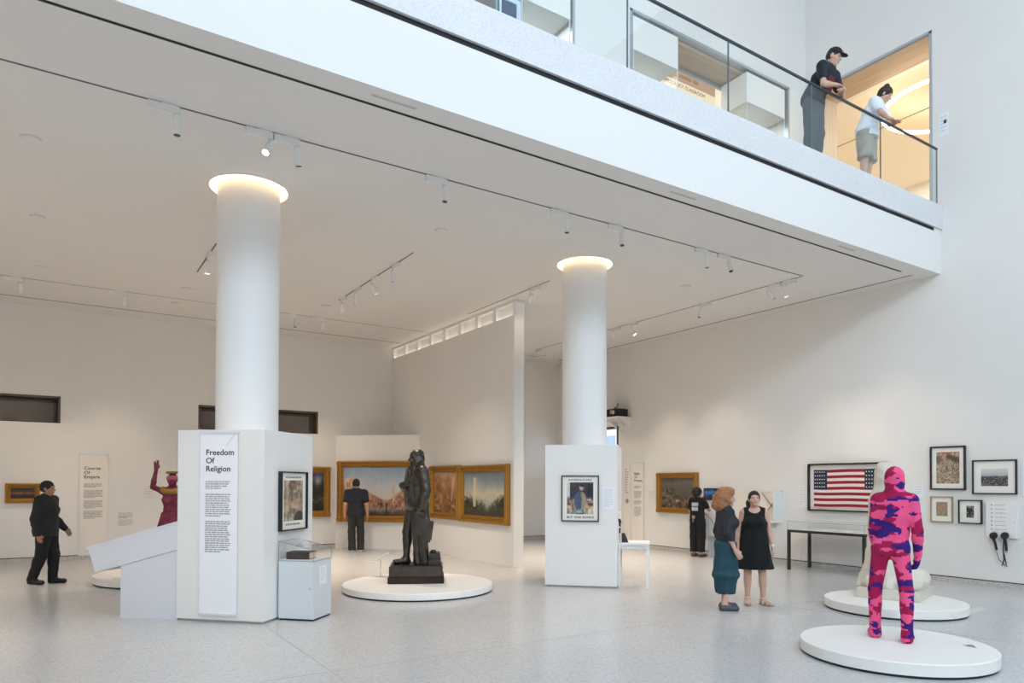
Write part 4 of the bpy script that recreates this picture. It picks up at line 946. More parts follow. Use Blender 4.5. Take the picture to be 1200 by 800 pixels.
# ------------------------------------------------------------------ figures: smooth bodies grown from tapered limbs
class SDF:
    def __init__(s): s.p = []; s.cut = []
    def cap(s, a, b, ra, rb=None, k=.03, fl=None):       # tapered limb; fl=(axis vector, factor) flattens it
        s.p.append(('c', np.array(a, float), np.array(b, float), ra, ra if rb is None else rb, k, fl)); return s
    def ell(s, c, r, k=.03, M=None): s.p.append(('e', np.array(c, float), np.array(r, float), k, None if M is None else np.array(M, float))); return s
    def cone(s, z0, z1, c0, c1, r0, r1, k=.02, fold=0, nf=0, ph=0):  # upright elliptical skirt between two heights
        s.p.append(('s', z0, z1, np.array(c0, float), np.array(c1, float), np.array(r0, float), np.array(r1, float), k, fold, nf, ph)); return s
    def sub_ell(s, c, r, M=None): s.cut.append(('e', np.array(c, float), np.array(r, float), 0, None if M is None else np.array(M, float))); return s
    def clip(s, n, d): s.cut.append(('p', np.array(n, float), d)); return s      # removes n.x > d
    @staticmethod
    def _bb(p):
        if p[0] == 'c':
            r = max(p[3], p[4])*(1.0 if p[6] is None else max(1, p[6][1])); return np.minimum(p[1], p[2])-r, np.maximum(p[1], p[2])+r
        if p[0] == 'e':
            r = p[2] if p[4] is None else np.full(3, p[2].max()); return p[1]-r, p[1]+r
        r = np.maximum(p[5], p[6])+p[8]; lo = np.minimum(p[3], p[4])-r; hi = np.maximum(p[3], p[4])+r
        return np.array([lo[0], lo[1], p[1]]), np.array([hi[0], hi[1], p[2]])
    @staticmethod
    def _d(p, X, Y, Z):
        if p[0] == 'c':
            a, b = p[1], p[2]; ab = b-a; L = max(ab@ab, 1e-9)
            px, py, pz_ = X-a[0], Y-a[1], Z-a[2]
            t = np.clip((px*ab[0]+py*ab[1]+pz_*ab[2])/L, 0, 1)
            qx, qy, qz = px-t*ab[0], py-t*ab[1], pz_-t*ab[2]
            if p[6] is not None:
                ax, f = np.array(p[6][0], float), p[6][1]; w = (qx*ax[0]+qy*ax[1]+qz*ax[2])*(1/f-1)
                qx, qy, qz = qx+w*ax[0], qy+w*ax[1], qz+w*ax[2]
            return np.sqrt(qx*qx+qy*qy+qz*qz)-(p[3]+(p[4]-p[3])*t)
        if p[0] == 'e':
            px, py, pz_ = X-p[1][0], Y-p[1][1], Z-p[1][2]
            if p[4] is not None:
                M = p[4]; px, py, pz_ = (M[0, 0]*px+M[1, 0]*py+M[2, 0]*pz_, M[0, 1]*px+M[1, 1]*py+M[2, 1]*pz_, M[0, 2]*px+M[1, 2]*py+M[2, 2]*pz_)
            r = p[2]; k0 = np.sqrt((px/r[0])**2+(py/r[1])**2+(pz_/r[2])**2); k1 = np.sqrt((px/r[0]**2)**2+(py/r[1]**2)**2+(pz_/r[2]**2)**2)
            return k0*(k0-1)/np.maximum(k1, 1e-6)
        z0, z1 = p[1], p[2]; t = np.clip((Z-z0)/(z1-z0), 0, 1); c = [p[3][i]+(p[4][i]-p[3][i])*t for i in (0, 1)]; r = [p[5][i]+(p[6][i]-p[5][i])*t for i in (0, 1)]
        dx, dy = X-c[0], Y-c[1]
        k0 = np.sqrt((dx/r[0])**2+(dy/r[1])**2); d = (k0-1)*np.minimum(r[0], r[1])
        if p[8]:
            an = np.arctan2(dy, dx); d = d - p[8]*np.sin(an*p[9]+p[10]+1.3*np.sin(Z*5+p[10]))*(1-.65*t)
        return np.maximum(d, np.maximum(z0-Z, Z-z1))
    def mesh(s, name, m, parent, h=.009, wr=0, wf=26, seed=0):
        lo = np.min([s._bb(p)[0] for p in s.p], 0)-4*h-.01; hi = np.max([s._bb(p)[1] for p in s.p], 0)+4*h+.01
        n = np.ceil((hi-lo)/h).astype(int)+1
        ax = [(lo[i]+h*np.arange(n[i])).astype(np.float32) for i in range(3)]
        D = np.full(n, 9.0, np.float32)
        for p in s.p:
            k = p[5] if p[0] == 'c' else p[3] if p[0] == 'e' else p[7]
            a, b = s._bb(p); mg = k+4*h
            i0 = np.maximum(((a-mg-lo)/h).astype(int), 0); i1 = np.minimum(((b+mg-lo)/h).astype(int)+2, n)
            sl = tuple(slice(i0[i], i1[i]) for i in range(3))
            X, Y, Z = ax[0][sl[0]][:, None, None], ax[1][sl[1]][None, :, None], ax[2][sl[2]][None, None, :]
            d = s._d(p, X, Y, Z); E_ = D[sl]
            q = np.clip(.5+.5*(E_-d)/max(k, 1e-4), 0, 1); D[sl] = np.where(E_ > 5, d, E_*(1-q)+d*q-k*q*(1-q))
        X, Y, Z = ax[0][:, None, None], ax[1][None, :, None], ax[2][None, None, :]
        if wr:
            D = D + wr*(np.sin(X*wf+3*np.sin(Z*wf*.35+seed)+seed)*np.sin(Z*wf*.8+2*np.sin(Y*wf*.6+seed)+X*9)+.5*np.sin(Y*wf*1.2+Z*wf*.5+2*seed))
        for c in s.cut:
            if c[0] == 'p': D = np.maximum(D, c[1][0]*X+c[1][1]*Y+c[1][2]*Z-c[2])
            else: D = np.maximum(D, -s._d(c, X, Y, Z))
        me = surface_nets(D.astype(np.float32), lo, h, name)
        me.shade_smooth()
        return link_mesh(name, me, m, parent)
def surface_nets(D, lo, h, name):
    ins = D < 0
    c = [ins[i:ins.shape[0]-1+i, j:ins.shape[1]-1+j, k:ins.shape[2]-1+k] for i in (0, 1) for j in (0, 1) for k in (0, 1)]
    cnt = sum(x.astype(np.int8) for x in c); act = (cnt > 0) & (cnt < 8)
    idx = np.argwhere(act); ids = np.full(act.shape, -1, np.int64); ids[act] = np.arange(len(idx))
    cr = [(i, j, k) for i in (0, 1) for j in (0, 1) for k in (0, 1)]
    val = [D[idx[:, 0]+i, idx[:, 1]+j, idx[:, 2]+k] for i, j, k in cr]
    acc = np.zeros((len(idx), 3)); num = np.zeros(len(idx))
    for a in range(8):
        for b in range(a+1, 8):
            df = np.array(cr[b])-np.array(cr[a])
            if np.abs(df).sum() != 1: continue
            va, vb = val[a], val[b]; x = (va < 0) != (vb < 0); t = np.where(x, va/np.where(va-vb == 0, 1, va-vb), 0)
            acc += np.where(x[:, None], np.array(cr[a])+t[:, None]*df, 0); num += x
    V = lo+h*(idx+acc/num[:, None])
    F = []
    for axis in range(3):
        sl0 = [slice(None)]*3; sl1 = [slice(None)]*3; sl0[axis] = slice(0, -1); sl1[axis] = slice(1, None)
        A, Bv = ins[tuple(sl0)], ins[tuple(sl1)]; e = np.argwhere(A != Bv); o1, o2 = [(1, 2), (2, 0), (0, 1)][axis]
        e = e[(e[:, o1] > 0) & (e[:, o2] > 0) & (e[:, o1] < ins.shape[o1]-1) & (e[:, o2] < ins.shape[o2]-1)]
        def g(d1, d2):
            q = e.copy(); q[:, o1] -= d1; q[:, o2] -= d2; return ids[q[:, 0], q[:, 1], q[:, 2]]
        quad = np.stack([g(1, 1), g(0, 1), g(0, 0), g(1, 0)], 1)
        fl = ~A[e[:, 0], e[:, 1], e[:, 2]]; quad[fl] = quad[fl][:, ::-1]
        F.append(quad[(quad >= 0).all(1)])
    F = np.concatenate(F)
    me = bpy.data.meshes.new(name)
    me.vertices.add(len(V)); me.vertices.foreach_set('co', V.astype(np.float32).ravel())
    me.loops.add(F.size); me.loops.foreach_set('vertex_index', F.astype(np.int32).ravel())
    me.polygons.add(len(F)); me.polygons.foreach_set('loop_start', (np.arange(len(F))*4).astype(np.int32)); me.update(calc_edges=True)
    return me

def rotm(yaw=0, pitch=0, roll=0):      # columns: left(+x), back(+y), up(+z) of the turned head; yaw about z, pitch = nodding down
    return np.array(Matrix.Rotation(yaw, 3, 'Z') @ Matrix.Rotation(pitch, 3, 'X') @ Matrix.Rotation(roll, 3, 'Y'))
class Fig:
    """a human frame facing -y, left side at +x, standing height H; joints may be moved before the surfaces are grown"""
    def __init__(f, H=1.75, sh=.19, hip=.092, heavy=1.0):
        s = f.s = H/1.75; f.w = heavy
        J = dict(pel=(0, .0, .955), waist=(0, .005, 1.09), chest=(0, .0, 1.27), neck=(0, .012, 1.475), head=(0, -.012, 1.63))
        for q, sg in (('L', 1), ('R', -1)):
            J['hip'+q] = (sg*hip, 0, .925); J['kne'+q] = (sg*(hip+.008), -.012, .50); J['ank'+q] = (sg*(hip+.012), .02, .085); J['toe'+q] = (sg*(hip+.035), -.155, .03)
            J['sho'+q] = (sg*sh, .012, 1.425); J['elb'+q] = (sg*(sh+.055), .03, 1.125); J['wri'+q] = (sg*(sh+.065), -.02, .875); J['fin'+q] = (sg*(sh+.06), -.045, .70)
        f.J = {k: np.array(v)*s for k, v in J.items()}; f.hm = np.eye(3); f.palm = {'L': np.array([1., 0, 0]), 'R': np.array([-1., 0, 0])}; f.curl = .5
    def mv(f, **k):
        for a, v in k.items(): f.J[a] = np.array(v, float)*f.s
        return f
    def add(f, names, d):
        for a in names.split(): f.J[a] = f.J[a]+np.array(d, float)*f.s
        return f
    def torso(f, S, g=0, bust=0, belly=0, shape=True):
        J, s, w = f.J, f.s, f.w; k = .05*s
        lat = J['shoL']-J['shoR']; lat = lat/np.linalg.norm(lat); fl = (lat, 1.42)
        S.cap(J['pel']-np.array([0, 0, .03*s]), J['waist'], .108*s*w+g, .098*s*w+g, k, fl)
        S.cap(J['waist'], J['chest'], .098*s*w+g, .112*s*w+g, k, fl)
        S.cap(J['chest'], J['chest']+(J['neck']-J['chest'])*.42, .112*s*w+g, .085*s+g, k, (lat, 1.5))
        S.cap(J['shoL']*.92+J['shoR']*.08, J['shoR']*.92+J['shoL']*.08, .062*s+g, .062*s+g, .05*s)
        S.cap(J['chest']+(J['neck']-J['chest'])*.55, J['neck'], .085*s+g, .06*s+g, .06*s, (lat, 1.3))
        fwd = np.cross(lat, (J['neck']-J['pel'])/np.linalg.norm(J['neck']-J['pel'])); f.fwd = fwd = -fwd if fwd[1] > 0 and False else fwd
        if bust:
            for sg in (-1, 1): S.ell(J['chest']+fwd*.095*s+lat*sg*.075*s-np.array([0, 0, .0]), (.07*s*bust+g, .06*s*bust+g, .07*s*bust+g), .05*s)
        if belly: S.ell(J['waist']+fwd*.05*s, (.13*s*belly+g, .1*s*belly+g, .13*s*belly+g), .06*s)
        for sg, q in ((1, 'L'), (-1, 'R')): S.ell(J['hip'+q]-fwd*.045*s+np.array([0, 0, .02*s]), (.085*s*w+g, .085*s*w+g, .095*s*w+g), .05*s)
    def neckhole(f, S, r=.078, up=.075):
        J, s = f.J, f.s; S.sub_ell(J['neck']+np.array([0, -.028, up])*s, (r*s, r*1.05*s, .085*s))
    def leg(f, S, q, g=0, gk=None, ga=None, to=1.0, thigh=1.0):
        J, s, w = f.J, f.s, f.w; gk = g if gk is None else gk; ga = gk if ga is None else ga
        h, k, a = J['hip'+q], J['kne'+q], J['ank'+q]
        S.cap(h, k, .088*s*w*thigh+g, .056*s*w+gk, .03*s)
        end = k+(a-k)*to
        S.cap(k, end, .055*s*w+gk, (.038 if to > .9 else .045)*s*w+ga, .025*s)
        d = k+(a-k)*.3; back = np.cross(np.cross((a-k), np.array([0, -1., 0])), (a-k)); n = np.linalg.norm(back); back = back/n if n > 1e-6 else np.array([0, 1., 0])
        if to > .4: S.ell(d-back*.018*s, (.05*s*w+g*.6, .055*s*w+g*.6, .11*s), .04*s)
    def foot(f, S, q, g=0, heel=True):
        J, s = f.J, f.s; a, t = J['ank'+q], J['toe'+q]; d = t-a; d[2] = 0; d = d/np.linalg.norm(d)
        S.cap(a-d*.03*s+np.array([0, 0, -.045*s]), t+np.array([0, 0, .012*s]), .034*s+g, .026*s+g, .03*s, (np.array([-d[1], d[0], 0]), 1.35))
        S.cap(a, a+d*.05*s+np.array([0, 0, -.025*s]), .038*s+g, .034*s+g, .03*s)
        S.ell(t-d*.02*s, (.042*s+g, .045*s+g, .026*s+g), .02*s); S.clip((0, 0, -1), -min(.004*s, .004))
    def arm(f, S, q, g=0, ge=None, gw=None, upto=1.0, fore=True):
        J, s, w = f.J, f.s, f.w; ge = g if ge is None else ge; gw = ge if gw is None else gw
        a, e, r = J['sho'+q], J['elb'+q], J['wri'+q]
        if upto < 1: e = a+(e-a)*upto
        S.cap(a, e, .052*s*w+g, .04*s*w+ge, .035*s)
        if fore and upto >= 1:
            S.cap(e, e+(r-e)*.35, .041*s*w+ge, .041*s*w+ge, .02*s); S.cap(e+(r-e)*.3, r, .041*s*w+ge, .027*s*w+gw, .02*s)
    def hand(f, S, q, g=0):
        J, s = f.J, f.s; r, t = J['wri'+q], J['fin'+q]; d = t-r; L = np.linalg.norm(d); d = d/L
        pn = f.palm[q]; pn = pn-d*(pn@d); pn = pn/np.linalg.norm(pn)        # back of the hand points along pn
        sd = np.cross(d, pn)                                               # across the knuckles
        if sd[1] > 0: sd = -sd                                             # thumb side to the front by default
        P0 = r+d*.095*s
        S.cap(r, r+d*.045*s, .025*s, .027*s, .015*s, (sd, 1.25)); S.cap(r+d*.045*s, P0, .019*s+g, .017*s+g, .012*s, (sd, 2.1))
        for i, (off, ln) in enumerate(((.033, .072), (.011, .082), (-.011, .076), (-.032, .060))):
            b = P0+sd*off*s; c1 = f.curl*.5; c2 = f.curl*1.2
            m1 = b+(d*math.cos(c1)-pn*math.sin(c1))*ln*.5*s; m2 = m1+(d*math.cos(c2)-pn*math.sin(c2))*ln*.5*s
            S.cap(b-d*.02*s, m1, .0105*s+g, .0095*s+g, .004*s); S.cap(m1, m2, .0095*s+g, .0075*s+g, .004*s)
        tb = r+d*.03*s+sd*.026*s; tm = tb+(d*.7+sd*.6-pn*.25)*.042*s; S.cap(tb, tm, .0125*s+g, .011*s+g, .008*s); S.cap(tm, tm+(d*.9+sd*.15-pn*.3)*.034*s, .0105*s+g, .009*s+g, .004*s)
    def hp(f, v): return f.J['head']+f.hm@(np.array(v, float)*f.s)
    def headp(f, S, g=0, face=True):
        J, s, M = f.J, f.s, f.hm
        S.cap(J['neck']-np.array([0, 0, .03*s]), f.hp((0, .02, -.07)), .055*s+g, .05*s+g, .03*s)
        S.ell(f.hp((0, .012, .032)), (.076*s+g, .094*s+g, .092*s+g), .03*s, M)
        S.ell(f.hp((0, -.022, -.04)), (.06*s+g, .07*s+g, .082*s+g), .04*s, M)
        if face:
            S.ell(f.hp((0, -.068, -.092)), (.026*s, .022*s, .022*s), .02*s, M)              # chin
            S.cap(f.hp((0, -.085, .012)), f.hp((0, -.108, -.028)), .010*s, .014*s, .012*s)  # nose
            S.cap(f.hp((-.022, -.085, -.06)), f.hp((.022, -.085, -.06)), .009*s, .009*s, .01*s)
            S.cap(f.hp((-.045, -.078, .03)), f.hp((.045, -.078, .03)), .012*s, .012*s, .02*s)
            for sg in (-1, 1): S.ell(f.hp((sg*.08, .012, -.008)), (.012*s, .022*s, .034*s), .008*s, M); S.ell(f.hp((sg*.045, -.06, -.03)), (.025*s, .02*s, .022*s), .02*s, M)
    def face(f, par, lip='9a5f55', brow='2a2220'):
        s, M = f.s, f.hm
        for sg in (-1, 1):
            e = SDF().ell(f.hp((sg*.031, -.083, .006)), (.013*s, .007*s, .006*s), .002, M); e.mesh('eye', mat('eye_dark', '2a221e', .25), par, .0028)
            b = SDF().cap(f.hp((sg*.018, -.0905, .026)), f.hp((sg*.05, -.078, .026)), .004*s, .003*s, .002); b.mesh('eyebrow', mat('brow_'+brow, brow, .8), par, .0026)
        SDF().cap(f.hp((-.02, -.094, -.062)), f.hp((.02, -.094, -.062)), .006*s, .006*s, .003).mesh('lips', mat('lip_'+lip, lip, .5), par, .003)
    def body(f, par, m, h=.008, bust=0, belly=0, feet=True):
        S = SDF(); f.torso(S, -.004, bust, belly)
        for q in 'LR':
            f.leg(S, q)
            if feet: f.foot(S, q)
            f.arm(S, q); f.hand(S, q)
        f.headp(S); S.cut = [c for c in S.cut][:1]
        return S.mesh('body', m, par, h)
SKIN1 = mat('skin_fair', 'cfa48d', .55); SKIN2 = mat('skin_warm', 'b98a6e', .55); SKIN3 = mat('skin_tan', 'a87a60', .55)
TH0 = R(-33.1)
def place(px_, py_, ang, z=0.0):
    P = pz(px_, py_, z); return (float(P[0]), float(P[1]), z), TH0+R(ang)
def skin_hair(f, par, hexc, fringe=.035, back=.0, thick=.014, low=-.02, name='hair'):
    m = mat('hair_'+hexc, hexc, .65, noise=.2, nscale=60, bump=.5, bscale=90); S = SDF(); s, M = f.s, f.hm
    S.ell(f.hp((0, .018, .038)), (.08*s+thick, .1*s+thick, .092*s+thick), .02, M); S.ell(f.hp((0, .05, -.005)), (.074*s+thick, .062*s+thick, .08*s+thick), .03, M)
    S.sub_ell(f.hp((0, -.12, -.055)), (.098*s, .105*s, (.055+fringe)*s+.035), M)
    n = f.hm@np.array([0, .25, -1.]); n /= np.linalg.norm(n); S.clip(n, float(n@f.hp((0, .05, low-.05))))
    return S, m

# --- man in a black jacket, far left, walking to the right
loc, rz = place(54, 684, 96)
t = thing('person', 'person in a black jacket and black trousers, walking past the small gilt painting', 'person', loc, rz)
f = Fig(1.71, .2, heavy=1.2); f.hm = rotm(R(4), R(2))
f.mv(kneL=(.10, -.07, .50), ankL=(.105, -.05, .085), toeL=(.12, -.23, .03), kneR=(-.10, .03, .49), ankR=(-.105, .17, .10), toeR=(-.12, .01, .03), elbL=(.26, .03, 1.12), wriL=(.255, -.17, .93), finL=(.25, -.28, .80), elbR=(-.26, .05, 1.12), wriR=(-.25, .0, .88), finR=(-.24, -.02, .71))
bd = f.body(t, SKIN3); f.face(bd, '8a5a4c')
S = SDF(); f.torso(S, .024, 0, .7); [f.arm(S, q, .026, .024, .02) for q in 'LR']; S.cone(.80, 1.1, (0, .02), (0, .01), (.215, .165), (.19, .14), .05); S.cap(f.J['neck']-np.array([0, 0, .02]), f.J['neck']+np.array([0, 0, .012]), .074, .07, .03); S.clip((0, 0, -1), -.80); f.neckhole(S); S.mesh('jacket', mat('black_jacket', '1a1a1d', .8), t, .010, .004, 24, 1)
S = SDF(); f.torso(S, .012); [f.leg(S, q, .016, .022, .03) for q in 'LR']; S.clip((0, 0, 1), .99); S.clip((0, 0, -1), -.06); S.mesh('trousers', mat('black_trousers', '111113', .85), t, .011, .004, 22, 2)
for q in 'LR': S = SDF(); f.foot(S, q, .012); S.clip((0, 0, 1), .105); S.mesh('shoe', mat('black_shoe', '121213', .5), t, .007)
S, m = skin_hair(f, t, '17130f', .02, thick=.008, low=-.01); S.mesh('hair', m, t, .007)

# --- man in a dark T-shirt seen from behind, before the big painting
loc, rz = place(417, 646.5, 191)
t = thing('person', 'person seen from behind in dark T-shirt and trousers, facing the harbour painting', 'person', loc, rz)
f = Fig(1.80, .205); f.hm = rotm(R(-4), R(-3))
f.mv(kneL=(.10, .0, .5), ankL=(.085, .05, .085), toeL=(.11, -.12, .03), ankR=(-.11, .0, .085), toeR=(-.15, -.16, .03), kneR=(-.105, -.03, .5), elbL=(.255, .04, 1.13), elbR=(-.255, .04, 1.13), wriL=(.265, -.02, .88), wriR=(-.27, -.0, .88))
bd = f.body(t, SKIN2); f.face(bd)
S = SDF(); f.torso(S, .02); [f.arm(S, q, .026, .03, upto=.62) for q in 'LR']; S.cone(.90, 1.1, (0, .0), (0, .0), (.19, .135), (.175, .13), .04); S.clip((0, 0, -1), -.90*f.s); f.neckhole(S); S.mesh('t_shirt', mat('navy_tee', '1c2029', .85), t, .010, .004, 24, 3)
S = SDF(); f.torso(S, .010); [f.leg(S, q, .02, .034, .05) for q in 'LR']; S.clip((0, 0, 1), .99*f.s); S.clip((0, 0, -1), -.05); S.mesh('trousers', mat('olive_black_trousers', '2b2a28', .85), t, .011, .005, 20, 4)
for q in 'LR': S = SDF(); f.foot(S, q, .013); S.clip((0, 0, 1), .10); S.mesh('shoe', mat('white_blue_shoe', 'c9cbd8', .5), t, .007)
S, m = skin_hair(f, t, '211914', .02, thick=.006, low=.0); S.mesh('hair', m, t, .007)

# --- woman in a teal dress
loc, rz = place(851, 714, 92)
t = thing('person', 'person with bushy sandy hair in a charcoal cardigan over a long teal dress', 'person', loc, rz)
f = Fig(1.62, .16, heavy=.93); f.hm = rotm(R(-12), R(0))
f.mv(ankL=(.10, .0, .085), toeL=(.14, -.17, .03), kneL=(.09, -.02, .5), ankR=(-.10, .06, .085), toeR=(-.12, -.11, .03), elbL=(.23, .06, 1.13), wriL=(.235, -.04, .88), elbR=(-.23, .05, 1.13), wriR=(-.225, -.06, .88), finR=(-.2, -.16, .76), finL=(.21, -.12, .74))
bd = f.body(t, SKIN1, bust=.9); f.face(bd)
md = mat('teal_jersey', '1d4450', .8); s = f.s
S = SDF(); f.torso(S, .012, .75); S.cone(.50*s, .98*s, (0, .01), (0, .005), (.175, .165), (.16, .135), .05, .008, 9, .5); S.cone(.24*s, .52*s, (0, .015), (0, .01), (.135, .125), (.173, .16), .07, .004, 9, .5); f.neckhole(S); S.clip((0, 0, -1), -.24*s); S.mesh('dress', md, t, .011, .004, 18, 5)
S = SDF(); f.torso(S, .022, .75); [f.arm(S, q, .018, .016, .012) for q in 'LR']; S.clip((0, 0, -1), -1.02*s); f.neckhole(S); S.sub_ell(f.J['chest']+np.array([0, -.17, -.03])*s, (.062*s, .14*s, .34*s)); S.mesh('cardigan', mat('charcoal_knit', '2b2c33', .9), t, .010, .003, 26, 6)
for q in 'LR': S = SDF(); f.foot(S, q, .011); S.clip((0, 0, 1), .085); S.mesh('shoe', mat('grey_leather_shoe', '4b4d55', .45), t, .007)
m = mat('hair_sandy', '9b6a47', .8, noise=.25, nscale=40, bump=.8, bscale=60); S = SDF()
for v, r in (((0, .04, .06), .115), ((.07, .05, .0), .085), ((-.07, .05, .0), .085), ((0, .1, -.01), .11), ((.06, .085, -.09), .09), ((-.06, .085, -.09), .09), ((0, .125, -.10), .095), ((.03, -.03, .09), .075), ((-.03, -.03, .09), .075), ((.085, .0, -.05), .055), ((-.085, .0, -.05), .055)): S.ell(f.hp(v), (r*s,)*3, .03)
S.sub_ell(f.hp((0, -.15, -.06)), (.088*s, .125*s, .12*s), f.hm); S.mesh('hair', m, t, .008, .006, 60, 3)

# --- woman in a black dress
loc, rz = place(884, 708, -14)
t = thing('person', 'person with dark tied-back hair in a sleeveless black dress, wearing pale sandals', 'person', loc, rz)
f = Fig(1.60, .165, heavy=1.0); f.hm = rotm(R(4), R(-10))
f.mv(kneL=(.115, -.02, .5), ankL=(.13, .0, .085), toeL=(.23, -.125, .03), kneR=(-.10, -.02, .5), ankR=(-.10, .0, .085), toeR=(-.105, -.165, .03), elbL=(.225, .03, 1.13), wriL=(.27, -.03, .89), finL=(.275, -.06, .72), elbR=(-.225, .04, 1.13), wriR=(-.245, -.02, .89), finR=(-.245, -.05, .72))
bd = f.body(t, SKIN1, bust=.9); f.face(bd); s = f.s
S = SDF(); f.torso(S, .012, 1.0); S.cone(.555*s, 1.2*s, (0, .0), (0, .0), (.262, .19), (.165, .125), .04, .010, 7, .3)
S.clip((0, 0, -1), -.555*s); S.sub_ell((0, -.07*s, 1.50*s), (.10*s, .11*s, .085*s)); f.neckhole(S)
for sg in (1, -1): S.sub_ell((sg*.205*s, 0, 1.40*s), (.055*s, .2*s, .13*s))
S.mesh('dress', mat('black_dress', '0c0c0e', .9), t, .010, .003, 20, 7)
SDF().cap(f.J['wriL']-(f.J['wriL']-f.J['elbL'])*.08, f.J['wriL']-(f.J['wriL']-f.J['elbL'])*.14, .033*s, .033*s).mesh('bracelet', mat('pale_bracelet', 'ddd2cc', .35), t, .006)
SDF().ell((0, -.118*s, 1.345*s), (.012, .006, .012)).mesh('pendant', mat('pale_bracelet', 'ddd2cc', .35), t, .004)
for q in 'LR':
    a, to = f.J['ank'+q], f.J['toe'+q]; d = (to-a); d[2] = 0; d /= np.linalg.norm(d); n = np.array([-d[1], d[0], 0])
    b = B(); pts = [a-d*.05+n*.03, a+d*.05+n*.035, to+d*.02+n*.042, to+d*.045, to+d*.02-n*.042, a+d*.05-n*.035, a-d*.05-n*.03]; b.slab([(p_[0], p_[1], .0) for p_ in pts], (0, 0, .014)); so = b.build('sandal_sole', mat('tan_sole', 'a88f78', .6), t)
    for fr, z in ((.25, .075), (.82, .05)):
        c_ = a+(to-a)*fr; B().tube([(c_[0]+n[0]*w_, c_[1]+n[1]*w_, z_) for w_, z_ in ((.046, .014), (.04, z*.75), (.015, z+.012), (-.015, z+.012), (-.04, z*.75), (-.046, .014))], .009, 6).build('strap', mat('white_strap', 'd8cec2', .5), so)
    B().tube([(a[0]+.05*math.cos(x), a[1]+.052*math.sin(x), .10) for x in np.linspace(0, 2*PI, 13)], .008, 6, False).build('strap', mat('white_strap', 'd8cec2', .5), so)
S, m = skin_hair(f, t, '15110f', .03, thick=.008, low=-.03); S.ell(f.hp((-.06, .085, -.04)), (.05, .055, .05), .02); S.cap(f.hp((-.07, .07, -.08)), f.hp((-.10, .03, -.19)), .04*s, .028*s, .03); S.cut = [c for c in S.cut if c[0] != 'p']; S.mesh('hair', m, t, .007)

# --- woman with the handset, from behind
loc, rz = place(817.5, 652, 134)
t = thing('person', 'person in a black T-shirt with white back print, holding a handset to the ear', 'person', loc, rz)
f = Fig(1.60, .168); f.hm = rotm(R(-18), R(6)); s = f.s
f.mv(elbR=(-.22, -.19, 1.20), wriR=(-.13, -.17, 1.40), finR=(-.10, -.10, 1.55), elbL=(.215, .0, 1.15), wriL=(.10, -.17, 1.06), finL=(-.05, -.2, 1.08), toeL=(.15, -.17, .03), toeR=(-.13, -.16, .03))
f.palm['R'] = np.array([-1., -.3, 0]); f.palm['L'] = np.array([.2, -1, 0]); f.curl = 1.0
bd = f.body(t, SKIN2, bust=.9); f.face(bd)
S = SDF(); f.torso(S, .018, .95); [f.arm(S, q, .024, .026, upto=.6) for q in 'LR']; S.cone(.99*s, 1.15*s, (0, 0), (0, 0), (.165, .125), (.16, .125), .04); S.clip((0, 0, -1), -.99*s); f.neckhole(S); sh_ = S.mesh('t_shirt', mat('black_tee', '101012', .9), t, .010, .004, 24, 8)
b = B(); rnd = random.Random(4)
def on_back(b, x0, x1, z0, z1, yb_): b.box(x0*s, x1*s, (yb_-.02)*s, (yb_+.004)*s, z0*s, z1*s)
for i in range(4):
    x = -.085+i*.045
    on_back(b, x, x+.034, 1.30, 1.39, .143-.016*abs(i-1.5)*.5); on_back(b, x, x+.034, 1.185, 1.28, .146-.012*abs(i-1.5)*.5)
b.build('back_print', mat('white_print', 'c9cac8', .8), t)
S = SDF(); f.torso(S, .012, 0); [f.leg(S, q, .03, .05, .055) for q in 'LR']; S.clip((0, 0, 1), 1.02*s); S.clip((0, 0, -1), -.13*s); S.mesh('trousers', mat('black_wide_trousers', '131314', .9), t, .011, .005, 18, 9)
B().box(-.02, .05, .145, .16, .90, .97).box(.015, .035, .15, .158, .82, .9).build('belt_pouch', mat('tan_pouch', '9c8f74', .7), t)
for q in 'LR': S = SDF(); f.foot(S, q, .010); S.clip((0, 0, 1), .07); S.mesh('sandal', mat('brown_sandal', '5b3b30', .6), t, .007)
S, m = skin_hair(f, t, '1a1412', .03, thick=.022, low=-.06); S.ell(f.hp((0, .05, .06)), (.1*s, .09*s, .085*s), .03); S.mesh('hair', m, t, .008, .005, 60, 2)
W0 = Matrix.Translation(loc) @ Matrix.Rotation(rz, 4, 'Z'); hp_ = W0 @ Vector(f.J['wriR']*.35+f.J['finR']*.65+np.array([.03, -.02, 0]))
hs = thing('audio_handset', 'black handset on a long cord held by the person with the printed T-shirt', 'handset', hp_, rz)
handset(hs, .19); q_ = pxx(846, 629, XR-.25); e_ = Matrix.Rotation(-rz, 3, 'Z') @ (Vector(q_)-Vector(hp_))
B().tube([(.026, 0, -.22), (.05, -.05, -.3), tuple(e_*.4+Vector((0, 0, -.12))), tuple(e_*.75+Vector((0, 0, -.05))), tuple(e_)], .006, 6).build('cord', M_bframe, hs, smooth=True)

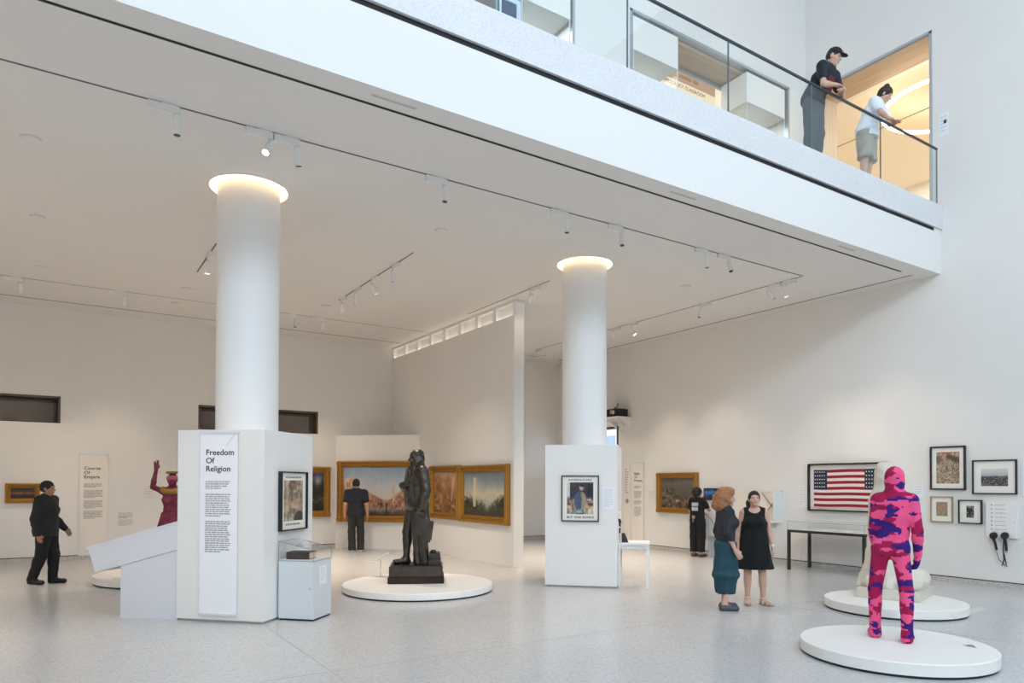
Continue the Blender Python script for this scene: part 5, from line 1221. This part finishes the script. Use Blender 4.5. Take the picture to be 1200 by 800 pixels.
# --- balcony: man with a cap leaning on the rail
xr = 10.42*.94; yr = YG+.30
t = thing('person', 'person in a black cap and dark T-shirt leaning on the glass balustrade', 'person', (xr, yr, ZST), R(8))
f = Fig(1.80, .2); s = f.s
f.add('waist', (0, -.04, 0)); f.add('chest', (0, -.14, -.04)); f.add('shoL shoR neck', (0, -.24, -.10)); f.add('head', (0, -.30, -.13)); f.hm = rotm(R(14), R(24))
zr = (ZRL-ZST)/s+.05
f.mv(elbL=(.27, -.30, zr+.02), wriL=(.09, -.40, zr), finL=(-.06, -.42, zr-.02), elbR=(-.27, -.28, zr+.02), wriR=(-.06, -.36, zr+.05), finR=(.09, -.42, zr+.04)); f.palm['L'] = np.array([0, -.2, 1.]); f.palm['R'] = np.array([0, -.2, 1.]); f.curl = .7
bd = f.body(t, SKIN1); f.face(bd)
S = SDF(); f.torso(S, .022); [f.arm(S, q, .026, .032, upto=.6) for q in 'LR']; S.cone(.90*s, 1.1*s, (0, -.02), (0, -.03), (.19, .14), (.175, .13), .04); S.clip((0, 0, -1), -.90*s); S.sub_ell(f.J['neck']+np.array([0, -.03, .07]), (.07, .08, .07)); S.mesh('t_shirt', mat('dark_slate_tee', '20242e', .85), t, .010, .004, 24, 10)
b = B(); b.slab([(-.09, -.215, 1.06), (.09, -.215, 1.06), (.09, -.292, 1.26), (-.09, -.292, 1.26)], (0, -.012, 0)); b.build('dark_red_print', mat('dark_red_print', '6b2330', .8), t)
S = SDF(); f.torso(S, .012); [f.leg(S, q, .03, .045, .05) for q in 'LR']; S.clip((0, 0, 1), .97*s); S.clip((0, 0, -1), -.05); S.mesh('trousers', mat('grey_trousers', '4d5257', .85), t, .012, .005, 18, 11)
for q in 'LR': S = SDF(); f.foot(S, q, .012); S.clip((0, 0, 1), .1); S.mesh('shoe', mat('black_shoe', '121213', .5), t, .008)
S, m = skin_hair(f, t, '2a211c', .02, thick=.004, low=.0); S.mesh('hair', m, t, .007)
mc = mat('black_cap', '1b1d24', .8); S = SDF(); S.ell(f.hp((0, .01, .055)), (.088*s, .108*s, .085*s), .01, f.hm); n_ = f.hm@np.array([0, 0, -1.]); S.clip(n_, float(n_@f.hp((0, 0, .04)))); cp = S.mesh('cap', mc, t, .006)
S = SDF(); S.ell(f.hp((0, -.115, .042)), (.07*s, .075*s, .012), .01, f.hm); S.mesh('visor', mc, cp, .005); SDF().ell(f.hp((0, -.098, .085)), (.016, .01, .016), .01, f.hm).mesh('badge', mat('tan_badge', 'b39a86', .6), cp, .004)
# --- balcony: woman in white
xr = 12.02*.94
t = thing('person', 'person with a hair bun, white top and khaki shorts, leaning on the balustrade', 'person', (xr, yr+.02, ZST), R(14))
f = Fig(1.72, .175); s = f.s
f.add('waist', (0, -.03, 0)); f.add('chest', (0, -.10, -.03)); f.add('shoL shoR neck', (0, -.19, -.08)); f.add('head', (0, -.28, -.14)); f.hm = rotm(R(16), R(36))
zr = (ZRL-ZST)/s+.045
f.mv(elbL=(.24, -.30, 1.09), wriL=(.16, -.40, zr), finL=(.05, -.50, zr+.0), elbR=(-.24, -.30, 1.09), wriR=(-.05, -.36, zr+.02), finR=(.09, -.40, zr+.03)); f.palm['L'] = np.array([0, -.2, 1.]); f.palm['R'] = np.array([0, -.2, 1.]); f.curl = .7
bd = f.body(t, SKIN1, bust=.85); f.face(bd)
S = SDF(); f.torso(S, .03, .9); [f.arm(S, q, .034, .04, upto=.5) for q in 'LR']; S.cone(.84*s, 1.1*s, (0, -.02), (0, -.03), (.20, .165), (.17, .135), .04); S.clip((0, 0, -1), -.84*s); S.sub_ell(f.J['neck']+np.array([0, -.03, .07]), (.07, .08, .07)); S.mesh('top', mat('white_cotton', 'e6eaee', .85), t, .010, .005, 22, 12)
S = SDF(); f.torso(S, .016); [f.leg(S, q, .045, .07, to=.05) for q in 'LR']; S.clip((0, 0, 1), .93*s); S.clip((0, 0, -1), -.47*s); S.mesh('shorts', mat('khaki_cotton', 'a79c90', .85, noise=.15, nscale=9), t, .010, .006, 18, 13)
for q in 'LR': S = SDF(); f.foot(S, q, .012); S.clip((0, 0, 1), .1); S.mesh('shoe', mat('pale_shoe', 'c9c6c2', .6), t, .008)
S, m = skin_hair(f, t, '33251f', .02, thick=.012, low=-.01); S.cut = S.cut[:1]; S.ell(f.hp((0, .06, .13)), (.045, .045, .04), .02); S.mesh('hair', m, t, .007)
# ------------------------------------------------------------------ sculptures
M_bronze = mat('dark_bronze', '4f4943', .33, .75, noise=.25, nscale=9, bump=.35, bscale=45)
M_bronzeb = mat('brown_bronze', '3a2a24', .45, .6, noise=.2, nscale=8, bump=.2, bscale=40)
bx, by = pz(492, 683, .118)[:2]
t = thing('bronze_statue', 'dark bronze statue of a long-haired figure in a tailcoat, one hand on the chest', 'statue', (float(bx)+.055, float(by)+.285, .118), TH0+R(-84))
# statue faces image left: its local -y points left, +x (its left side) faces the camera
a1 = B(); a1.box(-.36, .38, -.42, .46, 0, .108); a1.build('lower_plinth', M_bronzeb, t, .01)
a1 = B(); a1.box(-.34, .36, -.40, .44, .108, .275); a1.build('upper_plinth', M_bronze, t, .012)
ZP = .275
fg = bpy.data.objects.new('figure', None)
TURN = R(27)
f = Fig(1.84, .205, heavy=1.2); s = f.s; f.hm = rotm(R(-30), R(2))
f.add('shoL shoR neck head chest', (0, .01, 0))
f.mv(kneL=(.10, .06, .49), ankL=(.11, .12, .085), toeL=(.15, -.04, .03), kneR=(-.09, -.10, .50), ankR=(-.09, -.11, .085), toeR=(-.10, -.29, .03),
     elbR=(-.225, -.05, 1.15), wriR=(-.07, -.195, 1.215), finR=(.06, -.19, 1.24), elbL=(.265, .05, 1.14), wriL=(.25, -.02, .89), finL=(.22, -.08, .74))
f.palm['R'] = np.array([0, -1., .1]); f.curl = .8
S = SDF(); f.torso(S, .01, 0, .5)
for q in 'LR': f.leg(S, q, .004); f.foot(S, q, .01); f.arm(S, q, .02, .018, .01); f.hand(S, q)
f.headp(S); S.cut = []
S.cap(f.J['neck']+np.array([0, -.03, -.03]), f.J['neck']+np.array([0, -.03, .025]), .068*s, .06*s, .02)       # cravat
S.ell((0, -.105*s, 1.36*s), (.05*s, .045*s, .09*s), .03)
for q in 'LR': S.ell(f.J['kne'+q]-np.array([0, 0, .02]), (.073*s, .075*s, .028*s), .012)                       # breeches' knee bands
fig_ = S.mesh('figure', M_bronze, t, .008, .002, 34, 2)
S = SDF(); f.torso(S, .03, 0, .45); [f.arm(S, q, .026, .026, .022) for q in 'LR']
S.cone(.60*s, 1.14*s, (.01, .085*s), (0, .02*s), (.215*s, .125*s), (.185*s, .15*s), .04, .012, 7, .4)
S.cap((-.07*s, .04*s, 1.505*s), (.07*s, .04*s, 1.505*s), .05*s, .05*s, .02); S.cap((0, .085*s, 1.50*s), (0, .075*s, 1.46*s), .075*s, .07*s, .03)
for sg in (1, -1): S.cap((sg*.062*s, -.06*s, 1.50*s), (sg*.105*s, -.135*s, 1.24*s), .034*s, .026*s, .012, (np.array([0, 1., 0]), .7)); S.cap((sg*.10*s, -.135*s, 1.24*s), (sg*.125*s, -.115*s, .98*s), .024*s, .022*s, .015)
S.sub_ell((0, -.19*s, 1.30*s), (.062*s, .14*s, .36*s)); S.sub_ell((0, -.235*s, .86*s), (.19*s, .21*s, .27*s)); S.sub_ell(f.J['neck']+np.array([0, -.05, .07])*s, (.068*s, .085*s, .08*s)); S.sub_ell((0, -.02*s, .50*s), (.12*s, .12*s, .42*s))
coat_ = S.mesh('tailcoat', M_bronze, t, .008, .004, 30, 5)
S = SDF(); S.ell(f.hp((0, .022, .045)), (.092*s, .11*s, .092*s), .02, f.hm); S.ell(f.hp((0, .07, -.04)), (.088*s, .062*s, .12*s), .03, f.hm); S.ell(f.hp((0, .085, -.13)), (.07*s, .05*s, .06*s), .03, f.hm)
for sg in (1, -1): S.ell(f.hp((sg*.075, .02, -.05)), (.028*s, .05*s, .09*s), .015, f.hm)
S.sub_ell(f.hp((0, -.125, -.05)), (.10*s, .108*s, .088*s), f.hm); hair_ = S.mesh('hair', M_bronze, t, .007, .006, 55, 3)
for o in (fig_, coat_, hair_): o.location = (0, 0, ZP); o.rotation_euler.z = TURN
# the cloak / draped support falling from the left hand to the plinth
S = SDF()
S.cone(.0, .84, (.10, .10), (.20, .05), (.10, .105), (.06, .10), .03, .020, 7, .2); S.cap((.22, .02, .82), (.17, .08, .55), .08, .10, .06, (np.array([1., 0, 0]), .5)); S.cap((.14, .09, .45), (.12, .10, .04), .09, .11, .06, (np.array([1., 0, 0]), .55))
o = S.mesh('cloak', M_bronze, t, .010, .005, 30, 5); o.location = (0, 0, ZP)
b = B(); b.slab([(.25, .0, .78), (.25, .30, .70), (.21, .26, .40), (.22, .06, .46)], (.02, 0, 0)); b.slab([(.20, .12, .48), (.20, .25, .46), (.18, .24, .36), (.18, .12, .38)], (.03, 0, 0)); o = b.build('scroll_sheet', M_bronze, t, .004); o.location = (0, 0, ZP)
b = B(); b.box(-.16, .2, .215, .41, 0, .10); b.box(-.14, .21, .22, .40, .105, .19); o = b.build('book_pile', M_bronze, t, .008); o.location = (0, 0, ZP)
S = SDF().ell((.05, .29, .205), (.10, .05, .03), .01); o = S.mesh('cloth_fold', M_bronze, t, .008, .004, 40, 1); o.location = (0, 0, ZP)

# pink knitted camouflage figure, seen from behind
M = bpy.data.materials.new('camouflage_knit'); M.use_nodes = True; nt = M.node_tree; b_ = nt.nodes['Principled BSDF']; L = nt.links
tc = nt.nodes.new('ShaderNodeTexCoord'); sn = nt.nodes.new('ShaderNodeVectorMath'); sn.operation = 'SNAP'; sn.inputs[1].default_value = (.016, .2, .013)
L.new(tc.outputs['Object'], sn.inputs[0])
def blob(off, sc):
    mp = nt.nodes.new('ShaderNodeMapping'); mp.inputs['Location'].default_value = off; mp.inputs['Scale'].default_value = sc
    n = nt.nodes.new('ShaderNodeTexNoise'); n.inputs['Scale'].default_value = 1; n.inputs['Detail'].default_value = 2.5; n.inputs['Roughness'].default_value = .55
    L.new(sn.outputs[0], mp.inputs[0]); L.new(mp.outputs[0], n.inputs['Vector']); return n
def gt(n, th):
    g_ = nt.nodes.new('ShaderNodeMath'); g_.operation = 'GREATER_THAN'; g_.inputs[1].default_value = th; L.new(n.outputs['Fac'], g_.inputs[0]); return g_
def mixc(fac, a, bcol):
    mx = nt.nodes.new('ShaderNodeMix'); mx.data_type = 'RGBA'; L.new(fac.outputs[0], mx.inputs['Factor'])
    if isinstance(a, str): mx.inputs['A'].default_value = (*lin(a), 1)
    else: L.new(a.outputs['Result'], mx.inputs['A'])
    mx.inputs['B'].default_value = (*lin(bcol), 1); return mx
m1 = mixc(gt(blob((3.1, 0, 1.7), (2.7, 1.2, 5.4)), .508), 'b0104f', 'ff5c92'); m2 = mixc(gt(blob((9.4, 2, 5.2), (3.3, 1.2, 7.8)), .545), m1, '3a1478')
L.new(m2.outputs['Result'], b_.inputs['Base Color']); b_.inputs['Roughness'].default_value = .95
wv = nt.nodes.new('ShaderNodeTexWave'); wv.inputs['Scale'].default_value = 38; wv.bands_direction = 'Z'; L.new(tc.outputs['Object'], wv.inputs['Vector'])
wv2 = nt.nodes.new('ShaderNodeTexWave'); wv2.inputs['Scale'].default_value = 30; wv2.bands_direction = 'X'; L.new(tc.outputs['Object'], wv2.inputs['Vector'])
ad = nt.nodes.new('ShaderNodeMath'); ad.operation = 'ADD'; L.new(wv.outputs['Fac'], ad.inputs[0]); L.new(wv2.outputs['Fac'], ad.inputs[1])
bp = nt.nodes.new('ShaderNodeBump'); bp.inputs['Strength'].default_value = .6; bp.inputs['Distance'].default_value = .006; L.new(ad.outputs[0], bp.inputs['Height']); L.new(bp.outputs['Normal'], b_.inputs['Normal'])
q0, q1 = pz(1025.5, 745.5, .135), pz(1063, 752.5, .135); mid = (q0+q1)/2
t = thing('knitted_figure', 'life-size figure in a pink and purple camouflage knitted suit, on the nearest platform', 'sculpture', (float(mid[0]), float(mid[1]), .135), TH0+R(153))
f = Fig(1.735, .158, hip=.085, heavy=.86); f.hm = rotm(R(0), R(4)); s = f.s
half = np.array([q1[0]-q0[0], q1[1]-q0[1]]); th = -(TH0+R(153)); hx = (half[0]*math.cos(th)-half[1]*math.sin(th))/2/s; hy = (half[0]*math.sin(th)+half[1]*math.cos(th))/2/s
# image-left foot is the figure's left foot (seen from behind)
lx, ly = -hx, -hy
f.mv(ankL=(lx, ly+.03, .085), toeL=(lx*1.15, ly-.14, .03), ankR=(-lx, -ly+.03, .085), toeR=(-lx*1.15, -ly-.14, .03), kneL=(lx*.85+.02*np.sign(lx), ly*.6-.01, .50), kneR=(-lx*.85-.02*np.sign(lx), -ly*.6-.01, .50))
f.mv(elbL=(.19, .0, 1.12), wriL=(.165, -.12, .90), finL=(.15, -.17, .77), elbR=(-.20, .04, 1.12), wriR=(-.205, -.03, .87), finR=(-.195, -.07, .72)); f.curl = .9
f.add('waist', (-.02, 0, 0)); f.add('chest neck head shoL shoR', (-.04, 0, 0)); f.add('elbL wriL finL elbR wriR finR', (-.04, 0, 0))
S = SDF(); f.torso(S, .012, 0, .2)
for q in 'LR': f.leg(S, q, .012, .016, .02); f.foot(S, q, .008); f.arm(S, q, .016, .016, .016); f.hand(S, q, .006)
S.p = [(p[:5]+(.018, p[6]) if p[0] == 'c' and max(p[3], p[4]) < .075 and p[1][2] > .7 and abs(p[1][0]) > .12 else p) for p in S.p]
f.headp(S, .016, True); S.cap(f.J['neck'], f.hp((0, .02, -.05)), .075*s, .078*s, .04); S.cut = S.cut[:1]
S.mesh('knit_body', M, t, .008)

# pale stone draped sculpture behind it
M_stone = mat('pale_marble', 'd8d0c2', .6, noise=.06, nscale=7, bump=.15, bscale=60)
q_ = pz(1048, 700, .135); ctr = DMB
t = thing('stone_sculpture', 'pale stone veiled figure on a square base, behind the pink knitted figure', 'sculpture', (float(q_[0]), float(q_[1]), .135), T1+R(0))
cpt = [pz(1003, 699, .135), pz(1078, 706.5, .135), pz(1094, 697, .135)]
t.location = tuple(float(v) for v in (cpt[0]+cpt[2])/2); t.location.z = .135
e0 = cpt[1]-cpt[0]; ang = math.atan2(e0[1], e0[0]); t.rotation_euler = (0, 0, ang); half = np.linalg.norm(e0)/2; hd = np.linalg.norm((cpt[2]-cpt[1])[:2])/2
box('base', M_stone, -half, half, -hd, hd, 0, .13, t, .008)
S = SDF()
hx_ = -.12
S.cone(.12, .62, (-.08, 0), (-.10, 0), (.40, .34), (.25, .25), .05, .03, 9, .3); S.cone(.55, 1.35, (-.10, 0), (-.13, 0), (.25, .23), (.19, .18), .06, .018, 8, 1.0)
S.cap((hx_-.09, 0, 1.38), (hx_+.09, 0, 1.38), .10, .10, .08); S.ell((hx_, -.02, 1.70), (.115, .13, .15), .06); S.cap((hx_, 0, 1.42), (hx_, 0, 1.6), .10, .09, .06)
S.cap((hx_-.04, .03, 1.80), (hx_-.12, .06, 1.0), .09, .11, .08); S.cap((hx_+.02, .04, 1.78), (hx_+.10, .06, 1.15), .09, .09, .08)
S.ell((-.22, -.22, .2), (.16, .14, .10), .06); S.ell((.2, -.2, .2), (.18, .15, .11), .06); S.ell((.28, .1, .25), (.14, .2, .16), .06)
S.cap((hx_-.1, -.17, 1.2), (hx_+.12, -.24, 1.05), .06, .05, .04)
S.mesh('veiled_figure', M_stone, t, .012, .006, 26, 3)

# red figure with raised arms at the back left
M_redk = mat('red_woven_wool', '7c3444', .9, noise=.4, nscale=14, bump=.8, bscale=50)
t = thing('red_figure', 'dark red textured figure with raised arms and a gold collar, behind the sloped counter', 'sculpture', (DRD[0]+.03, DRD[1], .146), TH0+R(14))
f = Fig(1.72, .165, heavy=.9); s = f.s; f.hm = rotm(R(0), R(2))
f.mv(elbR=(-.31, -.06, 1.50), wriR=(-.255, -.08, 1.80), finR=(-.245, -.09, 1.98), elbL=(.31, -.06, 1.50), wriL=(.22, -.08, 1.80), finL=(.19, -.09, 1.98)); f.curl = .15; f.palm['R'] = np.array([0, 1., 0]); f.palm['L'] = np.array([0, 1., 0])
S = SDF(); f.torso(S, .004, 1.1)
for q in 'LR': f.arm(S, q, .006); f.hand(S, q)
f.headp(S); S.cut = []
S.cone(.0, .55, (0, 0), (0, 0), (.42, .34), (.30, .24), .04, .03, 10, .2); S.cone(.5, 1.02, (0, 0), (0, 0), (.31, .25), (.17, .135), .05, .012, 8, .2)
body_ = S.mesh('figure', M_redk, t, .009, .002, 40, 4)
gd = mat('dull_gold_cloth', 'a9813f', .6, .3, noise=.2, nscale=30)
S = SDF(); S.ell((0, -.02, 1.45*s), (.20*s, .155*s, .10*s), .02); S.sub_ell((0, -.02, 1.52*s), (.15*s, .17*s, .11*s)); S.mesh('gold_collar', gd, t, .008)
S = SDF(); S.ell(f.hp((0, .0, .03)), (.098*s, .115*s, .06*s), .02); S.mesh('blindfold_band', mat('rose_cloth', 'b0596a', .9, noise=.2, nscale=30), t, .008)
box('tray', mat('olive_gold', '7d6a2c', .5, .3), -.095, .095, -.09, .09, f.J['head'][2]+.105*s, f.J['head'][2]+.15*s, t, .01)
